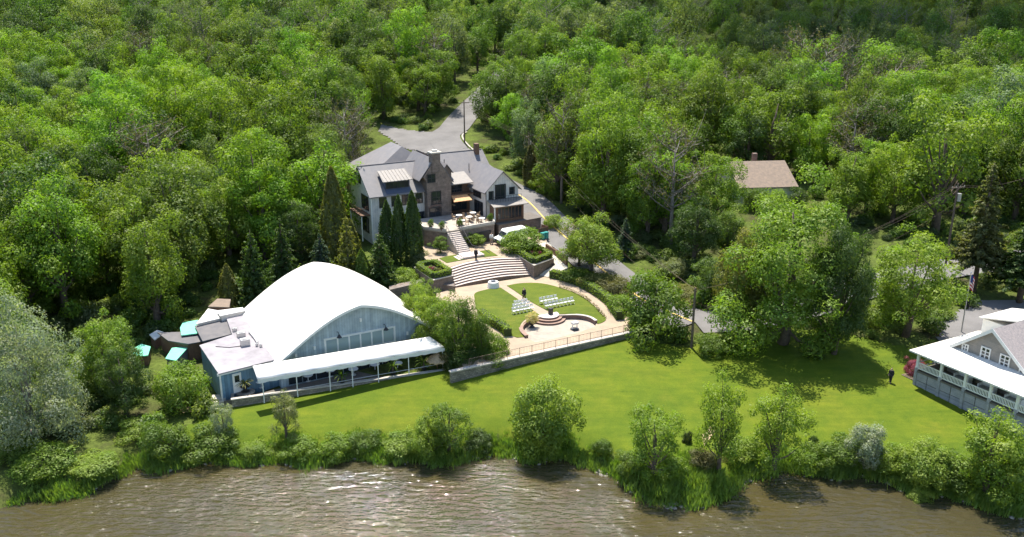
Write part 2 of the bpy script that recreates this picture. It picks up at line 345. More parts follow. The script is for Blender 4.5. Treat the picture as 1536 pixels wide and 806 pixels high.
def mat_water():
    t = NT('lake_water'); tc = t.new('ShaderNodeTexCoord'); co = tc.outputs['Object']
    f = t.noise(0.07, 4, 0.6)
    c = t.ramp(f, [(0.32,(0.062,0.049,0.017)),(0.55,(0.052,0.044,0.02)),(0.75,(0.044,0.04,0.023))])
    t.ln(c, t.b.inputs['Base Color']); t.b.inputs['Roughness'].default_value = 0.035; t.b.inputs['IOR'].default_value = 1.36; t.b.inputs['Specular IOR Level'].default_value = 0.75
    mp = t.new('ShaderNodeMapping'); mp.inputs['Scale'].default_value = (0.5,1.25,1); mp.inputs['Rotation'].default_value = (0,0,R(7)); t.ln(co, mp.inputs[0])
    mp2 = t.new('ShaderNodeMapping'); mp2.inputs['Scale'].default_value = (0.7,1.5,1); mp2.inputs['Rotation'].default_value = (0,0,R(-12)); t.ln(co, mp2.inputs[0])
    a = t.noise(1.5, 1.5, 0.5, vec=mp.outputs[0]); b = t.noise(4.5, 2, 0.5, vec=mp2.outputs[0])
    gust = t.ramp(t.noise(0.1, 3, 0.5), [(0.35,(0.3,0.3,0.3)),(0.65,(1,1,1))])
    m1 = t.new('ShaderNodeMath', operation='MULTIPLY'); t.ln(a, m1.inputs[0]); m1.inputs[1].default_value = 0.75
    m2 = t.new('ShaderNodeMath', operation='MULTIPLY'); t.ln(b, m2.inputs[0]); t.ln(gust, m2.inputs[1])
    ad = t.new('ShaderNodeMath', operation='MULTIPLY_ADD'); ad.inputs[1].default_value = 0.2; t.ln(m2.outputs[0], ad.inputs[0]); t.ln(m1.outputs[0], ad.inputs[2])
    t.bump(ad.outputs[0], 1.0, 0.45); return t.m
M['water'] = mat_water()

# ------------------------------------------------------------------ layout outlines (metres)
LAWN = [(-34,78.2),(-27,78.3),(-19,77.6),(-13.6,78.7),(-7.6,77.6),(-1.8,79.4),(5.3,78.2),(9.6,76.4),(12,72.2),(18,71.6),(22,75.8),(28,76.1),(33.3,75.2),(38.3,72.4),(44.8,69.2),(52,67),(60,76),(60,88),(47,99),(40,103),(33,105),(26,100.5),(20,98.5),(14,101.5),(-6,93.5),(-20,90),(-31,86.5)]
ROAD_A = spline([(2, 275.82),(-3.66, 250.91),(-6.91, 235.64),(-10.93, 217.93),(-13.11, 205.73),(-14.57, 195.63),(-4.5,168),(2.2,155),(6,142.5),(10,131.5),(14,120.5),(18,111.5),(23,105.5)], 8)       # down from the wood past the house
ROAD_B = spline([(23,105.5),(29,106.5),(38,110.5),(47,116),(58,121.5),(72,126),(95,130)], 8)                                   # along the shore houses
ROAD_C = spline([(-14.18, 198.58),(-18.88, 198.27),(-24.14, 200.54),(-30.33, 206.66)], 6)                                                                   # side turning behind the house
LOT = [(50,97.5),(57.5,91.5),(76,99),(76,112),(62,112),(54,106)]
exec_regions = dict(hall=[(-46,92),(-31,84),(-5,90),(-5,101),(-22,118),(-40,118)], garden=[(-8,88),(16,100),(17,112),(12,124),(10,136),(4,160),(-14,162),(-30,150),(-22,128),(-10,118)], bghouse=[(30,126),(53,126),(54,168),(35,168)])

# ------------------------------------------------------------------ ground and water
def grid_mesh(x0, x1, y0, y1, st, zf, keep=None):
    xs = np.arange(x0, x1+1e-6, st); ys = np.arange(y0, y1+1e-6, st); X, Y = np.meshgrid(xs, ys); Z = zf(X, Y)
    V = np.stack([X.ravel(), Y.ravel(), Z.ravel()], 1); nx = len(xs)
    j, i = np.meshgrid(np.arange(len(ys)-1), np.arange(nx-1), indexing='ij'); q = (j*nx+i).ravel(); F = np.stack([q, q+1, q+1+nx, q+nx], 1)
    if keep is not None:
        cx = V[F].mean(1); F = F[keep(cx[:,0], cx[:,1])]; used = np.unique(F); mp = np.zeros(len(V), int); mp[used] = np.arange(len(used)); V = V[used]; F = mp[F]
    return V, F
V, F = grid_mesh(-220, 220, 110, 900, 2.5, hz); V2, F2 = grid_mesh(-220, 220, 50, 110, 1.0, hz); struct(place('ground', mesh_np('ground', np.concatenate([V, V2]), np.concatenate([F, F2+len(V)]), True), M['ground']))
V, F = grid_mesh(-400, 400, -500, 110, 10, lambda x, y: x*0.0); struct(place('lake_water', mesh_np('lake_water', V, F, True), M['water']), 'brown rippled lake water with sun glints')
V, F = grid_mesh(-35, 62, 68, 108, 0.7, lambda x, y: hz(x, y) + 0.09, lambda x, y: inside(LAWN, x, y)); struct(place('lawn', mesh_np('lawn', V, F, True), M['lawn']), 'bright green mown lawn sloping to the lake')
def strip(name, path, w, mat, dz, off=0.0, n=4):
    P = np.array([p[:2] for p in path]); T = np.gradient(P, axis=0); T /= np.linalg.norm(T, axis=1)[:,None]; N = np.stack([T[:,1], -T[:,0]], 1)
    W = np.linspace(-w/2, w/2, n+1) + off; V = []; 
    zc = hz(P[:,0], P[:,1])
    for i in range(len(P)):
        for k in W: q = P[i] + N[i]*k; V.append((q[0], q[1], 0.35*zc[i] + 0.65*float(hz(q[0], q[1])) + dz))
    m = n+1; F = [(i*m+k, i*m+k+1, (i+1)*m+k+1, (i+1)*m+k) for i in range(len(P)-1) for k in range(n)]
    return struct(place(name, mesh_np(name, np.array(V), np.array(F), True), mat))
strip('road', ROAD_A, 7.0, M['road'], 0.14); strip('road', ROAD_B, 6.5, M['road'], 0.16)
strip('yellow_line', ROAD_A[50:], 0.28, M['yellow'], 0.2, 0.2, 1)
strip('kerb', ROAD_A[34:45], 0.35, M['kerb'], 0.24, -4.0, 1)
DRIVE = [(-30.58, 203.98),(-30.31, 208.85),(-23.63, 204.15),(-17.72, 202.27),(-12.69, 203.62),(-11.65, 195.55),(-10.91, 187.07),(-17.84, 186.31),(-23.38, 191.05),(-26.76, 197.62)]
V, F = grid_mesh(-45, 5, 150, 225, 0.7, lambda x, y: hz(x, y) + 0.12, lambda x, y: inside(DRIVE, x, y)); struct(place('driveway', mesh_np('driveway', V, F, True), M['road']))
V, F = grid_mesh(48, 78, 89, 114, 0.7, lambda x, y: hz(x, y) + 0.13, lambda x, y: inside(LOT, x, y)); struct(place('parking_lot', mesh_np('parking_lot', V, F, True), M['road']))
rl = MB(); 
cp = spline([(22.2,109.9),(24.5,110.4),(26.5,109.7),(28.4,110.6)], 4)
for p, q in zip(cp, cp[1:]):
    z = float(hz(p[0], p[1])); rl.prism([p, q, (q[0]-.1,q[1]+.5), (p[0]-.1,p[1]+.5)], z, z+0.32)
struct(obj('kerb', rl, M['sand']))

# ------------------------------------------------------------------ plants: prototypes (metres), later copied
def leafmesh(Cn, N, size, rng, aspect=0.6, taper=True):
    n = len(Cn); N = N / (np.linalg.norm(N, axis=1)[:,None] + 1e-9)
    r = rng.normal(size=(n,3)); t = np.cross(N, r); t /= np.linalg.norm(t, axis=1)[:,None] + 1e-9; b = np.cross(N, t)
    s = (size * (0.6 + 0.8*rng.random(n)))[:,None]; k = 0.25*s*N
    V = np.stack([Cn - t*s*0.55, Cn + b*s*aspect*0.5 + k*0.3, Cn + t*s*0.55 - k, Cn - b*s*aspect*0.5 + k*0.3], 1).reshape(-1,3)
    return V, np.arange(4*n).reshape(n,4)
def sph(n, rng):
    d = rng.normal(size=(n,3)); return d / np.linalg.norm(d, axis=1)[:,None]
def broad(seed, nclump=34, nleaf=5500, leaf=0.42, W=10., H=14., base=0.2, lump=0.36, top=1.0, sparse=0.0, flat=0.8):
    rng = np.random.default_rng(seed); cz = H*(base+1)/2; rz = H*(1-base)/2
    i = np.arange(nclump); ph = i*2.39996 + rng.random()*6; zz = 1 - 1.75*(i+0.5)/nclump; rr = np.sqrt(np.maximum(0, 1-zz**2))
    D = np.stack([rr*np.cos(ph), rr*np.sin(ph), zz], 1) + rng.normal(scale=0.16, size=(nclump,3))
    rad = rng.uniform(0.42, 0.95, nclump)[:,None]
    irr = 1 + 0.16*np.sin(2*ph + rng.random()*6)[:,None]*(1-np.abs(zz))[:,None]
    Ce = D*rad*irr*np.array([W/2, W/2, rz*top]) + np.array([0,0,cz]); rc = lump*W/2*rng.uniform(0.65,1.3,nclump)
    Ls, Ns = [], []
    wt = rc**2; wt /= wt.sum()
    for c, d, r_, w in zip(Ce, D, rc, wt):
        n = int(nleaf*w*1.35); s = sph(n, rng); o = d/np.linalg.norm(d); o = o*0.7 + np.array([0,0,0.55])
        s = s[(s @ o) > -0.35 - 0.2*rng.random(n)]; 
        if sparse: s = s[rng.random(len(s)) > sparse]
        q = r_*(0.62 + 0.45*rng.random(len(s))**0.7)[:,None]
        bump = 1 + 0.22*np.sin(s[:,:1]*7+c[0])*np.sin(s[:,1:2]*6+c[1])*np.sin(s[:,2:]*7+c[2])*2
        Ls.append(c + s*q*bump*np.array([1,1,flat])); Ns.append(s*0.9 + np.array([0,0,0.3]) + rng.normal(scale=0.28, size=s.shape))
    Lc = np.concatenate(Ls); ext = np.percentile(np.hypot(Lc[:,0], Lc[:,1]), 96); zt = np.percentile(Lc[:,2], 99.5); zb = np.percentile(Lc[:,2], 1); z0 = H*base*0.75
    kxy = W/2/ext; kz = (H-z0)/(zt-zb); Lc = np.stack([Lc[:,0]*kxy, Lc[:,1]*kxy, z0+(Lc[:,2]-zb)*kz], 1); Ce = np.stack([Ce[:,0]*kxy, Ce[:,1]*kxy, z0+(Ce[:,2]-zb)*kz], 1)
    V, F = leafmesh(Lc, np.concatenate(Ns), leaf, rng)
    tb = MB(); tr = 0.026*H
    tb.tube([(0,0,-0.4),(0.05*W*rng.normal()*.3,0.02*W*rng.normal()*.3,H*base*0.9),(0.02*W*rng.normal(),0.02*W*rng.normal(),H*0.55),(0.03*W*rng.normal(),0.03*W*rng.normal(),H*0.82)], [tr*1.25, tr, tr*0.6, tr*0.12], 7)
    for k in rng.choice(nclump, min(nclump, 13), replace=False):
        c = Ce[k]; z0 = H*base*0.8 + (c[2]-H*base)*0.35*rng.random(); z0 = max(z0, H*0.12)
        tb.tube([(0,0,z0), (c[0]*0.5, c[1]*0.5, (z0+c[2])/2 - 0.03*H), tuple(c)], [tr*0.45, tr*0.26, tr*0.07], 5, False)
    return (V, F), tb
def twiggy(seed, W=9., H=15.):
    rng = np.random.default_rng(seed); tb = MB(); tb.tube([(0,0,-.4),(0.1,0,H*.4),(0,.2,H*.95)], [0.3,0.2,0.03], 6)
    tips = []
    for k in range(20):
        z0 = H*(0.25+0.65*rng.random()); a = rng.random()*6.28; L = W*0.5*(1.15 - 0.75*abs(z0/H-0.5))*rng.uniform(.7,1.1); e = (math.cos(a)*L, math.sin(a)*L, z0+L*rng.uniform(.5,1.0))
        tb.tube([(0,0,z0),(e[0]*.5,e[1]*.5,z0+(e[2]-z0)*.4),e], [0.1,0.06,0.015], 4, False)
        for q in range(7):
            t = 0.3+0.7*rng.random(); b = np.array([e[0]*t, e[1]*t, z0+(e[2]-z0)*t]); f = b + rng.normal(scale=0.9, size=3) + np.array([0,0,0.9]); tb.tube([tuple(b), tuple(f)], [0.035,0.01], 3, False); tips += [b, f, (b+f)/2]
    tips = np.array(tips); n = 1700; c = tips[rng.integers(len(tips), size=n)] + rng.normal(scale=0.35, size=(n,3))
    return leafmesh(c, rng.normal(size=(n,3)), 0.3, rng), tb
def conifer(seed, W=6., H=12., lev=22, leaf=0.34, droop=0.25, open_=0.0, dens=1.0, base=0.06):
    rng = np.random.default_rng(seed); Ls, Ns = [], []; tb = MB(); tb.tube([(0,0,-.3),(0,0,H*.6),(0,0,H*.98)], [0.022*H,0.014*H,0.02], 6)
    for l in range(lev):
        t = (l+rng.random()*.6)/lev; z = H*(base + (0.98-base)*t); rl = W/2*(1-t)**0.85*(0.85+0.3*rng.random()) + 0.12
        nb = max(4, int(11*(1-t)+4)); a0 = rng.random()*6
        for k in range(nb):
            a = a0 + 6.283*k/nb + rng.normal()*.15; L = rl*rng.uniform(0.7,1.12); n = max(6, int(dens*20*L)); u = rng.random(n)**0.65
            x = u*L; zz = z - droop*L*u**1.4 + 0.1*rng.normal(size=n); lat = rng.normal(size=n)*0.2*(0.3+(1-u))*min(1.5, L*.5)
            if open_ and rng.random() < open_: continue
            Ls.append(np.stack([x*math.cos(a)-lat*math.sin(a), x*math.sin(a)+lat*math.cos(a), zz],1)); nn = np.array([math.cos(a)*.55, math.sin(a)*.55, 0.75]); Ns.append(nn + rng.normal(scale=.45, size=(n,3)))
            if L > W*.2 and k % 2 == 0: tb.tube([(0,0,z),(L*.8*math.cos(a),L*.8*math.sin(a),z-droop*L*.6)], [0.05,0.015], 4, False)
    return leafmesh(np.concatenate(Ls), np.concatenate(Ns), leaf, rng, 0.5), tb
def columnar(seed, W=3., H=9., n=4500, leaf=0.3):
    rng = np.random.default_rng(seed); t = rng.random(n)**0.8; prof = np.sin(np.pi*np.clip(t*0.86+0.14,0,1))**0.6*(1-0.45*t); a = rng.random(n)*6.283
    r = W/2*prof*(0.82+0.2*rng.random(n))*(1+0.12*np.sin(5*a+9*t)+0.08*np.sin(11*a-17*t)); z = H*(0.02+0.97*t)
    c = np.stack([r*np.cos(a), r*np.sin(a), z],1); N = np.stack([np.cos(a),np.sin(a),0.35+0*a],1) + rng.normal(scale=.4,size=(n,3)); tb = MB().tube([(0,0,-.3),(0,0,H*.9)],[0.16,0.03],6)
    return leafmesh(c, N, leaf, rng, 0.5), tb
def palm(seed, W=2.2, H=1.8):
    rng = np.random.default_rng(seed); Cn, N = [], []
    V, F = [], []
    for k in range(26):
        a = rng.random()*6.28; up = rng.uniform(.2,1.0); L = W*.55*rng.uniform(.8,1.1); pts = []
        for u in np.linspace(0,1,5): pts.append(np.array([math.cos(a)*L*u*(1-.3*up), math.sin(a)*L*u*(1-.3*up), H*.35 + L*(up*u*1.3 - .9*u*u*(1-.5*up))]))
        s = np.array([-math.sin(a), math.cos(a), 0])*0.07
        for i in range(4):
            w0 = 1-abs(i/4-.4); w1 = 1-abs((i+1)/4-.4); b = len(V); V += [pts[i]-s*w0, pts[i]+s*w0, pts[i+1]+s*w1, pts[i+1]-s*w1]; F.append((b,b+1,b+2,b+3))
    return (np.array(V), np.array(F)), MB().tube([(0,0,-.1),(0,0,H*.4)],[0.12,0.09],6)
PROTO = {}
def reg(k, pr, size, bark='bark'):
    (V, F), tb = pr; cm = mesh_np('crown', V, F); cm.materials.append(M['leaf'])
    tm = bpy.data.meshes.new('trunk'); tm.from_pydata(tb.v, [], tb.f); tm.materials.append(M[bark]); tm.polygons.foreach_set('use_smooth', [True]*len(tm.polygons))
    PROTO.setdefault(k, []).append((tm, cm, size))
for s_ in range(4): reg('broad', broad(10+s_, nclump=(44,54,36,60)[s_], lump=(.3,.26,.34,.25)[s_], top=(1,.95,1.15,1.05)[s_], nleaf=15000, leaf=0.25), (10,14))
for s_ in range(3): reg('tall', broad(20+s_, nclump=44, W=8, H=15, base=0.14, lump=0.32, nleaf=14000, leaf=0.24, flat=1.1), (8,15))
reg('large_open', broad(33, nclump=80, W=15, H=20, base=0.05, lump=0.21, nleaf=40000, leaf=0.26), (15,20)); reg('large', broad(31, nclump=64, W=15, H=20, base=0.1, lump=0.23, nleaf=40000, leaf=0.26), (15,20)); reg('large', broad(32, nclump=56, W=15, H=20, base=0.1, lump=0.25, nleaf=40000, leaf=0.26), (15,20))
for s_ in range(3): reg('airy', broad(40+s_, nclump=(30,26,34)[s_], W=8, H=12, base=0.2, lump=0.32, nleaf=7500, leaf=0.25, sparse=0.12), (8,12))
reg('willow', broad(51, nclump=90, W=16, H=15, base=0.05, lump=0.2, nleaf=34000, leaf=0.23), (16,15), 'bark_grey')
for s_ in range(4): reg('bush', broad(60+s_, nclump=(20,24,18,26)[s_], W=4, H=3.4, base=0.0, lump=0.42, nleaf=8000, leaf=0.14), (4,3.4))
for s_ in range(2): reg('willow_bush', broad(70+s_, nclump=40, W=6, H=7, base=0.04, lump=0.32, nleaf=14000, leaf=0.19, flat=1.1), (6,7))
for s_ in range(2): reg('twiggy', twiggy(80+s_), (9,15), 'bark_grey')
for s_ in range(2): reg('spruce', conifer(90+s_), (6,12))
reg('cedar', conifer(95, W=7, H=16, lev=20, droop=0.05, open_=0.08, base=0.22, leaf=0.4, dens=1.5), (7,16)); reg('pine_bush', conifer(96, W=6.5, H=9, lev=16, droop=-0.15, dens=1.3, base=0.03), (6.5,9))
reg('column', columnar(100), (3,9)); reg('column', columnar(101), (3,9))
reg('round', broad(105, nclump=44, W=4, H=3.2, base=0.0, lump=0.3, nleaf=7000, leaf=0.14), (4,3.2)); reg('palm', palm(110), (2.2,1.8))
KIND_NAME = dict(broad='broadleaf_tree', tall='broadleaf_tree', large='broadleaf_tree', large_open='broadleaf_tree', airy='broadleaf_tree', willow='willow_tree', bush='bush', willow_bush='willow_bush', twiggy='bare_tree', spruce='spruce_tree', cedar='cedar_tree', pine_bush='juniper_tree', column='cypress_tree', round='clipped_shrub', palm='palm_plant')
def plant(kind, x, y, z, h, w, tint, label, cat=None, group=None, var=None):
    pr = PROTO[kind]; tm, cm, (W, H) = pr[rnd.randrange(len(pr)) if var is None else var % len(pr)]
    t = thing(KIND_NAME[kind], label, cat or ('tree' if 'tree' in KIND_NAME[kind] else 'shrub' if kind != 'palm' else 'plant'), (x, y, z), group)
    t.rotation_euler = (0, 0, rnd.random()*6.28); t.scale = (w/W*rnd.uniform(.94,1.06), w/W*rnd.uniform(.94,1.06), h/H)
    o = bpy.data.objects.new('crown', cm); C.objects.link(o); o.parent = t; o.color = (*tint, 1)
    o = bpy.data.objects.new('trunk', tm); C.objects.link(o); o.parent = t
    return t
TINT = dict(mid=(0.113,0.178,0.024), bright=(0.158,0.243,0.026), lime=(0.185,0.265,0.030), dark=(0.063,0.108,0.022), deep=(0.040,0.059,0.018), pale=(0.185,0.206,0.090), silver=(0.25,0.29,0.215), olive=(0.173,0.178,0.045), yellow=(0.200,0.275,0.040), brown=(0.085,0.080,0.045), blue=(0.060,0.098,0.065), leafy=(0.165,0.255,0.03), cedar=(0.13,0.14,0.05), pink=(0.300,0.070,0.150), russet=(0.115,0.11,0.035))

# ------------------------------------------------------------------ building helpers
def bx(mb, fr, face, h, lo, hi, o0, o1, z0, z1):
    if face == 'f': return mb.box(fr, lo, hi, h-o1, h-o0, z0, z1)
    if face == 'k': return mb.box(fr, lo, hi, h+o0, h+o1, z0, z1)
    if face == 'l': return mb.box(fr, h-o1, h-o0, lo, hi, z0, z1)
    return mb.box(fr, h+o0, h+o1, lo, hi, z0, z1)
def window(par, fr, face, h, c, w, z0, z1, cols=1, rows=1, fm='white', gm='glass', t=0.09, name='window', sill=False):
    f = MB(); lo, hi = c-w/2, c+w/2
    bx(f, fr, face, h, lo-t, lo, 0.0, 0.09, z0-t, z1+t); bx(f, fr, face, h, hi, hi+t, 0.0, 0.09, z0-t, z1+t)
    bx(f, fr, face, h, lo, hi, 0.0, 0.09, z0-t, z0); bx(f, fr, face, h, lo, hi, 0.0, 0.09, z1, z1+t)
    for i in range(1, cols): x = lo + w*i/cols; bx(f, fr, face, h, x-t*.4, x+t*.4, 0.0, 0.075, z0, z1)
    for j in range(1, rows): z = z0 + (z1-z0)*j/rows; bx(f, fr, face, h, lo, hi, 0.0, 0.07, z-t*.3, z+t*.3)
    if sill: bx(f, fr, face, h, lo-t*1.5, hi+t*1.5, 0.0, 0.16, z0-t*1.6, z0-t)
    o = obj(name, f, M[fm], par)
    for i in range(cols):
        x0, x1 = lo+w*i/cols, lo+w*(i+1)/cols
        obj('pane', bx(MB(), fr, face, h, x0+t*.4, x1-t*.4, 0.004, 0.03, z0+.004, z1-.004), M[gm], o)
    return o
def gable_body(fr, a0, a1, b0, b1, z0, ze, zr, axis):
    if axis == 'a':
        P = [fr.p(a0,b0,z0), fr.p(a0,b0,ze), fr.p(a0,(b0+b1)/2,zr), fr.p(a0,b1,ze), fr.p(a0,b1,z0)]; L = a1-a0; e = fr.e1
    else:
        P = [fr.p(a0,b0,z0), fr.p(a0,b0,ze), fr.p((a0+a1)/2,b0,zr), fr.p(a1,b0,ze), fr.p(a1,b0,z0)]; L = b1-b0; e = fr.e2
    return MB().solid(P, (e[0]*L, e[1]*L, 0))
def gable_roof(fr, a0, a1, b0, b1, ze, zr, axis, over=0.4, th=0.14, end=0.35, seams=0):
    out = []
    for sgn in (0, 1):
        if axis == 'a':
            m = (zr-ze)/((b1-b0)/2); be = b0-over if sgn == 0 else b1+over; bm_ = (b0+b1)/2
            P = [fr.p(a0-end,be,ze-m*over+.03), fr.p(a1+end,be,ze-m*over+.03), fr.p(a1+end,bm_,zr+.03), fr.p(a0-end,bm_,zr+.03)]
        else:
            m = (zr-ze)/((a1-a0)/2); ae = a0-over if sgn == 0 else a1+over; am = (a0+a1)/2
            P = [fr.p(ae,b0-end,ze-m*over+.03), fr.p(ae,b1+end,ze-m*over+.03), fr.p(am,b1+end,zr+.03), fr.p(am,b0-end,zr+.03)]
        out.append(MB().solid(P, (0,0,th)))
    return out
TH = 28.5

# ------------------------------------------------------------------ the white arched event hall with its flat-roofed annex
HALL = Fr((-24.8, 89.1), TH)
def harch(a, z0=5.4, h=5.0, hw=9.5):
    t = np.clip(1 - abs(a-9)/hw, 0, 1); return z0 + h*(0.72*math.sin(t*math.pi/2) + 0.28*t)
hall = thing('event_hall', 'large white arched-roof event hall with blue plank gable beside the lawn', 'building', HALL.p(9, 8, 2.4))
mb = MB(); NA = 36; L0, L1 = -0.55, 17.4; aa = [-0.9 + 19.8*i/NA for i in range(NA+1)]
def za(a): return harch(a) if -0.5 <= a <= 18.5 else 5.4 - 0.9*(max(-0.5-a, a-18.5))
top = [[HALL.p(a, b, za(a)+0.16) for a in aa] for b in (L0, L1)]; bot = [[HALL.p(a, b, za(a)) for a in aa] for b in (L0, L1)]
n = NA+1; vs = top[0]+top[1]+bot[0]+bot[1]; fs = []
for i in range(NA): fs += [(i,i+1,n+i+1,n+i), (2*n+i,3*n+i,3*n+i+1,2*n+i+1), (i,2*n+i,2*n+i+1,i+1), (n+i,n+i+1,3*n+i+1,3*n+i)]
fs += [(0,n,3*n,2*n), (n-1,3*n-1,4*n-1,2*n-1)]
obj('roof', mb.add(vs, fs), M['white_roof'], hall)
P = [HALL.p(a, 0.1, harch(a)-0.02) for a in np.linspace(-0.2, 18.2, 30)]
obj('gable_wall', MB().solid([HALL.p(-0.2,0.1,2.2)] + P + [HALL.p(18.2,0.1,2.2)], (HALL.e2[0]*.25, HALL.e2[1]*.25, 0)), M['blue_siding'], hall)
P = [HALL.p(a, 16.6, harch(a)-0.02) for a in np.linspace(-0.2, 18.2, 30)]
obj('rear_wall', MB().solid([HALL.p(-0.2,16.6,2.2)] + P + [HALL.p(18.2,16.6,2.2)], (HALL.e2[0]*.25, HALL.e2[1]*.25, 0)), M['blue_siding'], hall)
for a in (-0.2, 18.0): obj('side_wall', MB().box(HALL, a, a+.2, 0.36, 16.59, 2.2, 5.3), M['blue_siding'], hall)
tr = MB()
for a0, a1 in zip(np.linspace(-0.9,18.9,31), np.linspace(-0.9,18.9,31)[1:]):
    tr.solid([HALL.p(a0,L0-.05,za(a0)-.1), HALL.p(a1,L0-.05,za(a1)-.1), HALL.p(a1,L0-.05,za(a1)+.2), HALL.p(a0,L0-.05,za(a0)+.2)], (HALL.e2[0]*.045, HALL.e2[1]*.045, 0))
obj('rake_trim', tr, M['white'], hall)
window(hall, HALL, 'f', 0.1, 8.95, 7.9, 5.35, 6.95, 6, 1, 'white', 'glass_pale', 0.22, 'clerestory_window')
for k in range(11): obj('shade_panel', MB().box(HALL, .6+1.55*k, 2.05+1.55*k, .01, .09, 2.62, 5.0), M['glass'], hall)  # dark panels and header strip added to deepen the shade under the canopy
obj('shade_panel_header', MB().box(HALL, .4, 17.8, 0.0, .095, 5.004, 5.18), M['dark'], hall)
for a, z in ((6.32,7.7), (11.76,7.55)):
    l = MB(); p = HALL.p(a, 0, 0); l.tube([HALL.p(a,.1,z), HALL.p(a,-.35,z+.12), HALL.p(a,-.6,z-.1)], 0.035, 6); l.tube([HALL.p(a,-.6,z-.08), HALL.p(a,-.62,z-.42)], [0.08,0.3], 10)
    obj('gooseneck_lamp', l, M['dark'], hall)
for a, z in ((9.07,8.64),(3.68,6.36),(14.54,5.98),(16.43,5.75),(1.6,5.9)):
    obj('wall_light', MB().box(HALL, a-.11, a+.11, -.08, .095, z-.2, z+.2), M['white'], hall)
# front canopy, dining deck and its low stone wall
PLAT = [(-29.39, 85.32, 1.9)[:2], (-7.48, 92.27, 2.2)[:2], (-7.29, 93.84, 2.3)[:2]]
d0, d1 = (-29.35,85.3), (-7.5,92.75)
DECK = Fr(d0, math.degrees(math.atan2(d1[1]-d0[1], d1[0]-d0[0]))); DL = math.dist(d0, d1)
deck = thing('dining_deck', 'raised covered dining deck with low stone wall along the hall front', 'deck', DECK.p(DL/2, 2, 1.9))
obj('floor', MB().prism([DECK.p(0.31,.31,0)[:2], DECK.p(DL-.01,.31,0)[:2], HALL.p(18.2,.09,0)[:2], HALL.p(-6.5,-.5,0)[:2]], 1.0, 2.6), M['deck'], deck)
obj('stone_wall', MB().box(DECK, 0, DL, 0, .3, 1.2, 2.8), M['stone'], deck); obj('wall_cap', MB().box(DECK, -.05, DL+.05, -.06, .36, 2.8, 2.9), M['stone_cap'], deck)
obj('stone_wall', MB().box(DECK, 0, .3, .31, 3.2, 1.2, 2.8), M['stone'], deck)
can = thing('canopy', 'long white fabric canopy shading the deck in front of the blue gable', 'awning', DECK.p(12, 1.5, 2.6))
cf0, cf1, cb1, cb0 = (-26.27, 84.78, 5.45), (-7.54, 93.08, 5.5), (-9.25, 94.14, 6.35), (-27.07, 86.22, 6.3)
cb0 = (cb0[0], cb0[1], 6.3); N = 14; v = []; 
for k in range(5):
    t = k/4
    for i in range(N*3+1):
        s_ = i/(N*3); f0 = np.array(cf0)*(1-s_) + np.array(cf1)*s_; b0_ = np.array(cb0)*(1-s_) + np.array(cb1)*s_; q = f0*(1-t) + b0_*t
        v.append((q[0], q[1], q[2] - 0.10*math.sin(math.pi*t)*abs(math.sin(s_*N/2*math.pi)) - (0.05*abs(math.sin(s_*N*math.pi/2)) if k == 0 else 0)))
m_ = N*3+1; f = [(k*m_+i, k*m_+i+1, (k+1)*m_+i+1, (k+1)*m_+i) for k in range(4) for i in range(m_-1)]
ob = obj('fabric', MB().add(v, f), M['fabric'], can, True); mo = ob.modifiers.new('s','SOLIDIFY'); mo.thickness = 0.05
val = MB(); v = []
for i in range(85):
    s_ = i/84; q = np.array(cf0)*(1-s_) + np.array(cf1)*s_; w = 0.05*math.sin(i*2.1)
    v += [(q[0]+.02, q[1]-.03, q[2]-.06), (q[0]+.02, q[1]-.05+w*.4, q[2]-.42-.08*abs(math.sin(i*.65)))]
val.add(v, [(2*i,2*i+2,2*i+3,2*i+1) for i in range(84)])
ob = obj('valance', val, M['fabric'], can); ob.modifiers.new('s','SOLIDIFY').thickness = 0.02
for s_ in (0.02, 0.19, 0.36, 0.48, 0.62, 0.79, 0.985):
    q = np.array(cf0)*(1-s_) + np.array(cf1)*s_; obj('post', MB().cyl(q[0]+.03, q[1]+.15, 2.6, q[2]-.03, .055, n=8), M['white'], can)
for s0, s1 in ((0.02,.19),(.19,.36),(.36,.48),(.48,.62),(.62,.79),(.79,.985)):
    a = np.array(cf0)*(1-s0) + np.array(cf1)*s0; b = np.array(cf0)*(1-s1) + np.array(cf1)*s1
    obj('rail', MB().tube([(a[0]+.03,a[1]+.15,3.5),(b[0]+.03,b[1]+.15,3.5)], .03, 6), M['steel'], can)
for k, (s_, dep) in enumerate(((0.42,1.2),(0.7,1.3),(0.88,1.0))):
    q = np.array(cf0)*(1-s_) + np.array(cf1)*s_; pp = (q[0]-.4*0.3, q[1]+dep, 2.6)
    pot = tag(obj('planter_pot', MB().tube([(pp[0],pp[1],2.6),(pp[0],pp[1],3.1)], [.22,.34], 12), M['black_iron']), ('dark pot of the deck palm nearest the pale sapling','dark pot of the palm midway along the deck','dark pot of the palm by the deck far end')[k], 'planter', 'deck palm pots')
    plant('palm', pp[0], pp[1], 2.95, 2.0, 2.3, TINT['mid'], ('spiky palm in a pot under the canopy, behind the pale sapling','spiky palm in a pot midway under the canopy','spiky palm in a pot at the canopy end by the thatched parasol')[k], group='deck palms')
# dining tables in the canopy's shade
for k in range(7):
    a = 3.2 + k*2.5; b = 2.6 + 0.5*(k%2); p = DECK.p(a, b, 2.6); tb = MB().cyl(p[0],p[1],2.6,2.65,.28).cyl(p[0],p[1],2.65,3.3,.04).cyl(p[0],p[1],3.3,3.35,.55,n=16)
    for q in range(4):
        an = q*1.571+.4; cx, cy_ = p[0]+.85*math.cos(an), p[1]+.85*math.sin(an); 
    tag(obj('dining_table', tb, M['white']), ('first','second','third','fourth','fifth','sixth','seventh')[k] + ' round white table from the annex under the long canopy', 'table', 'tables under the canopy')
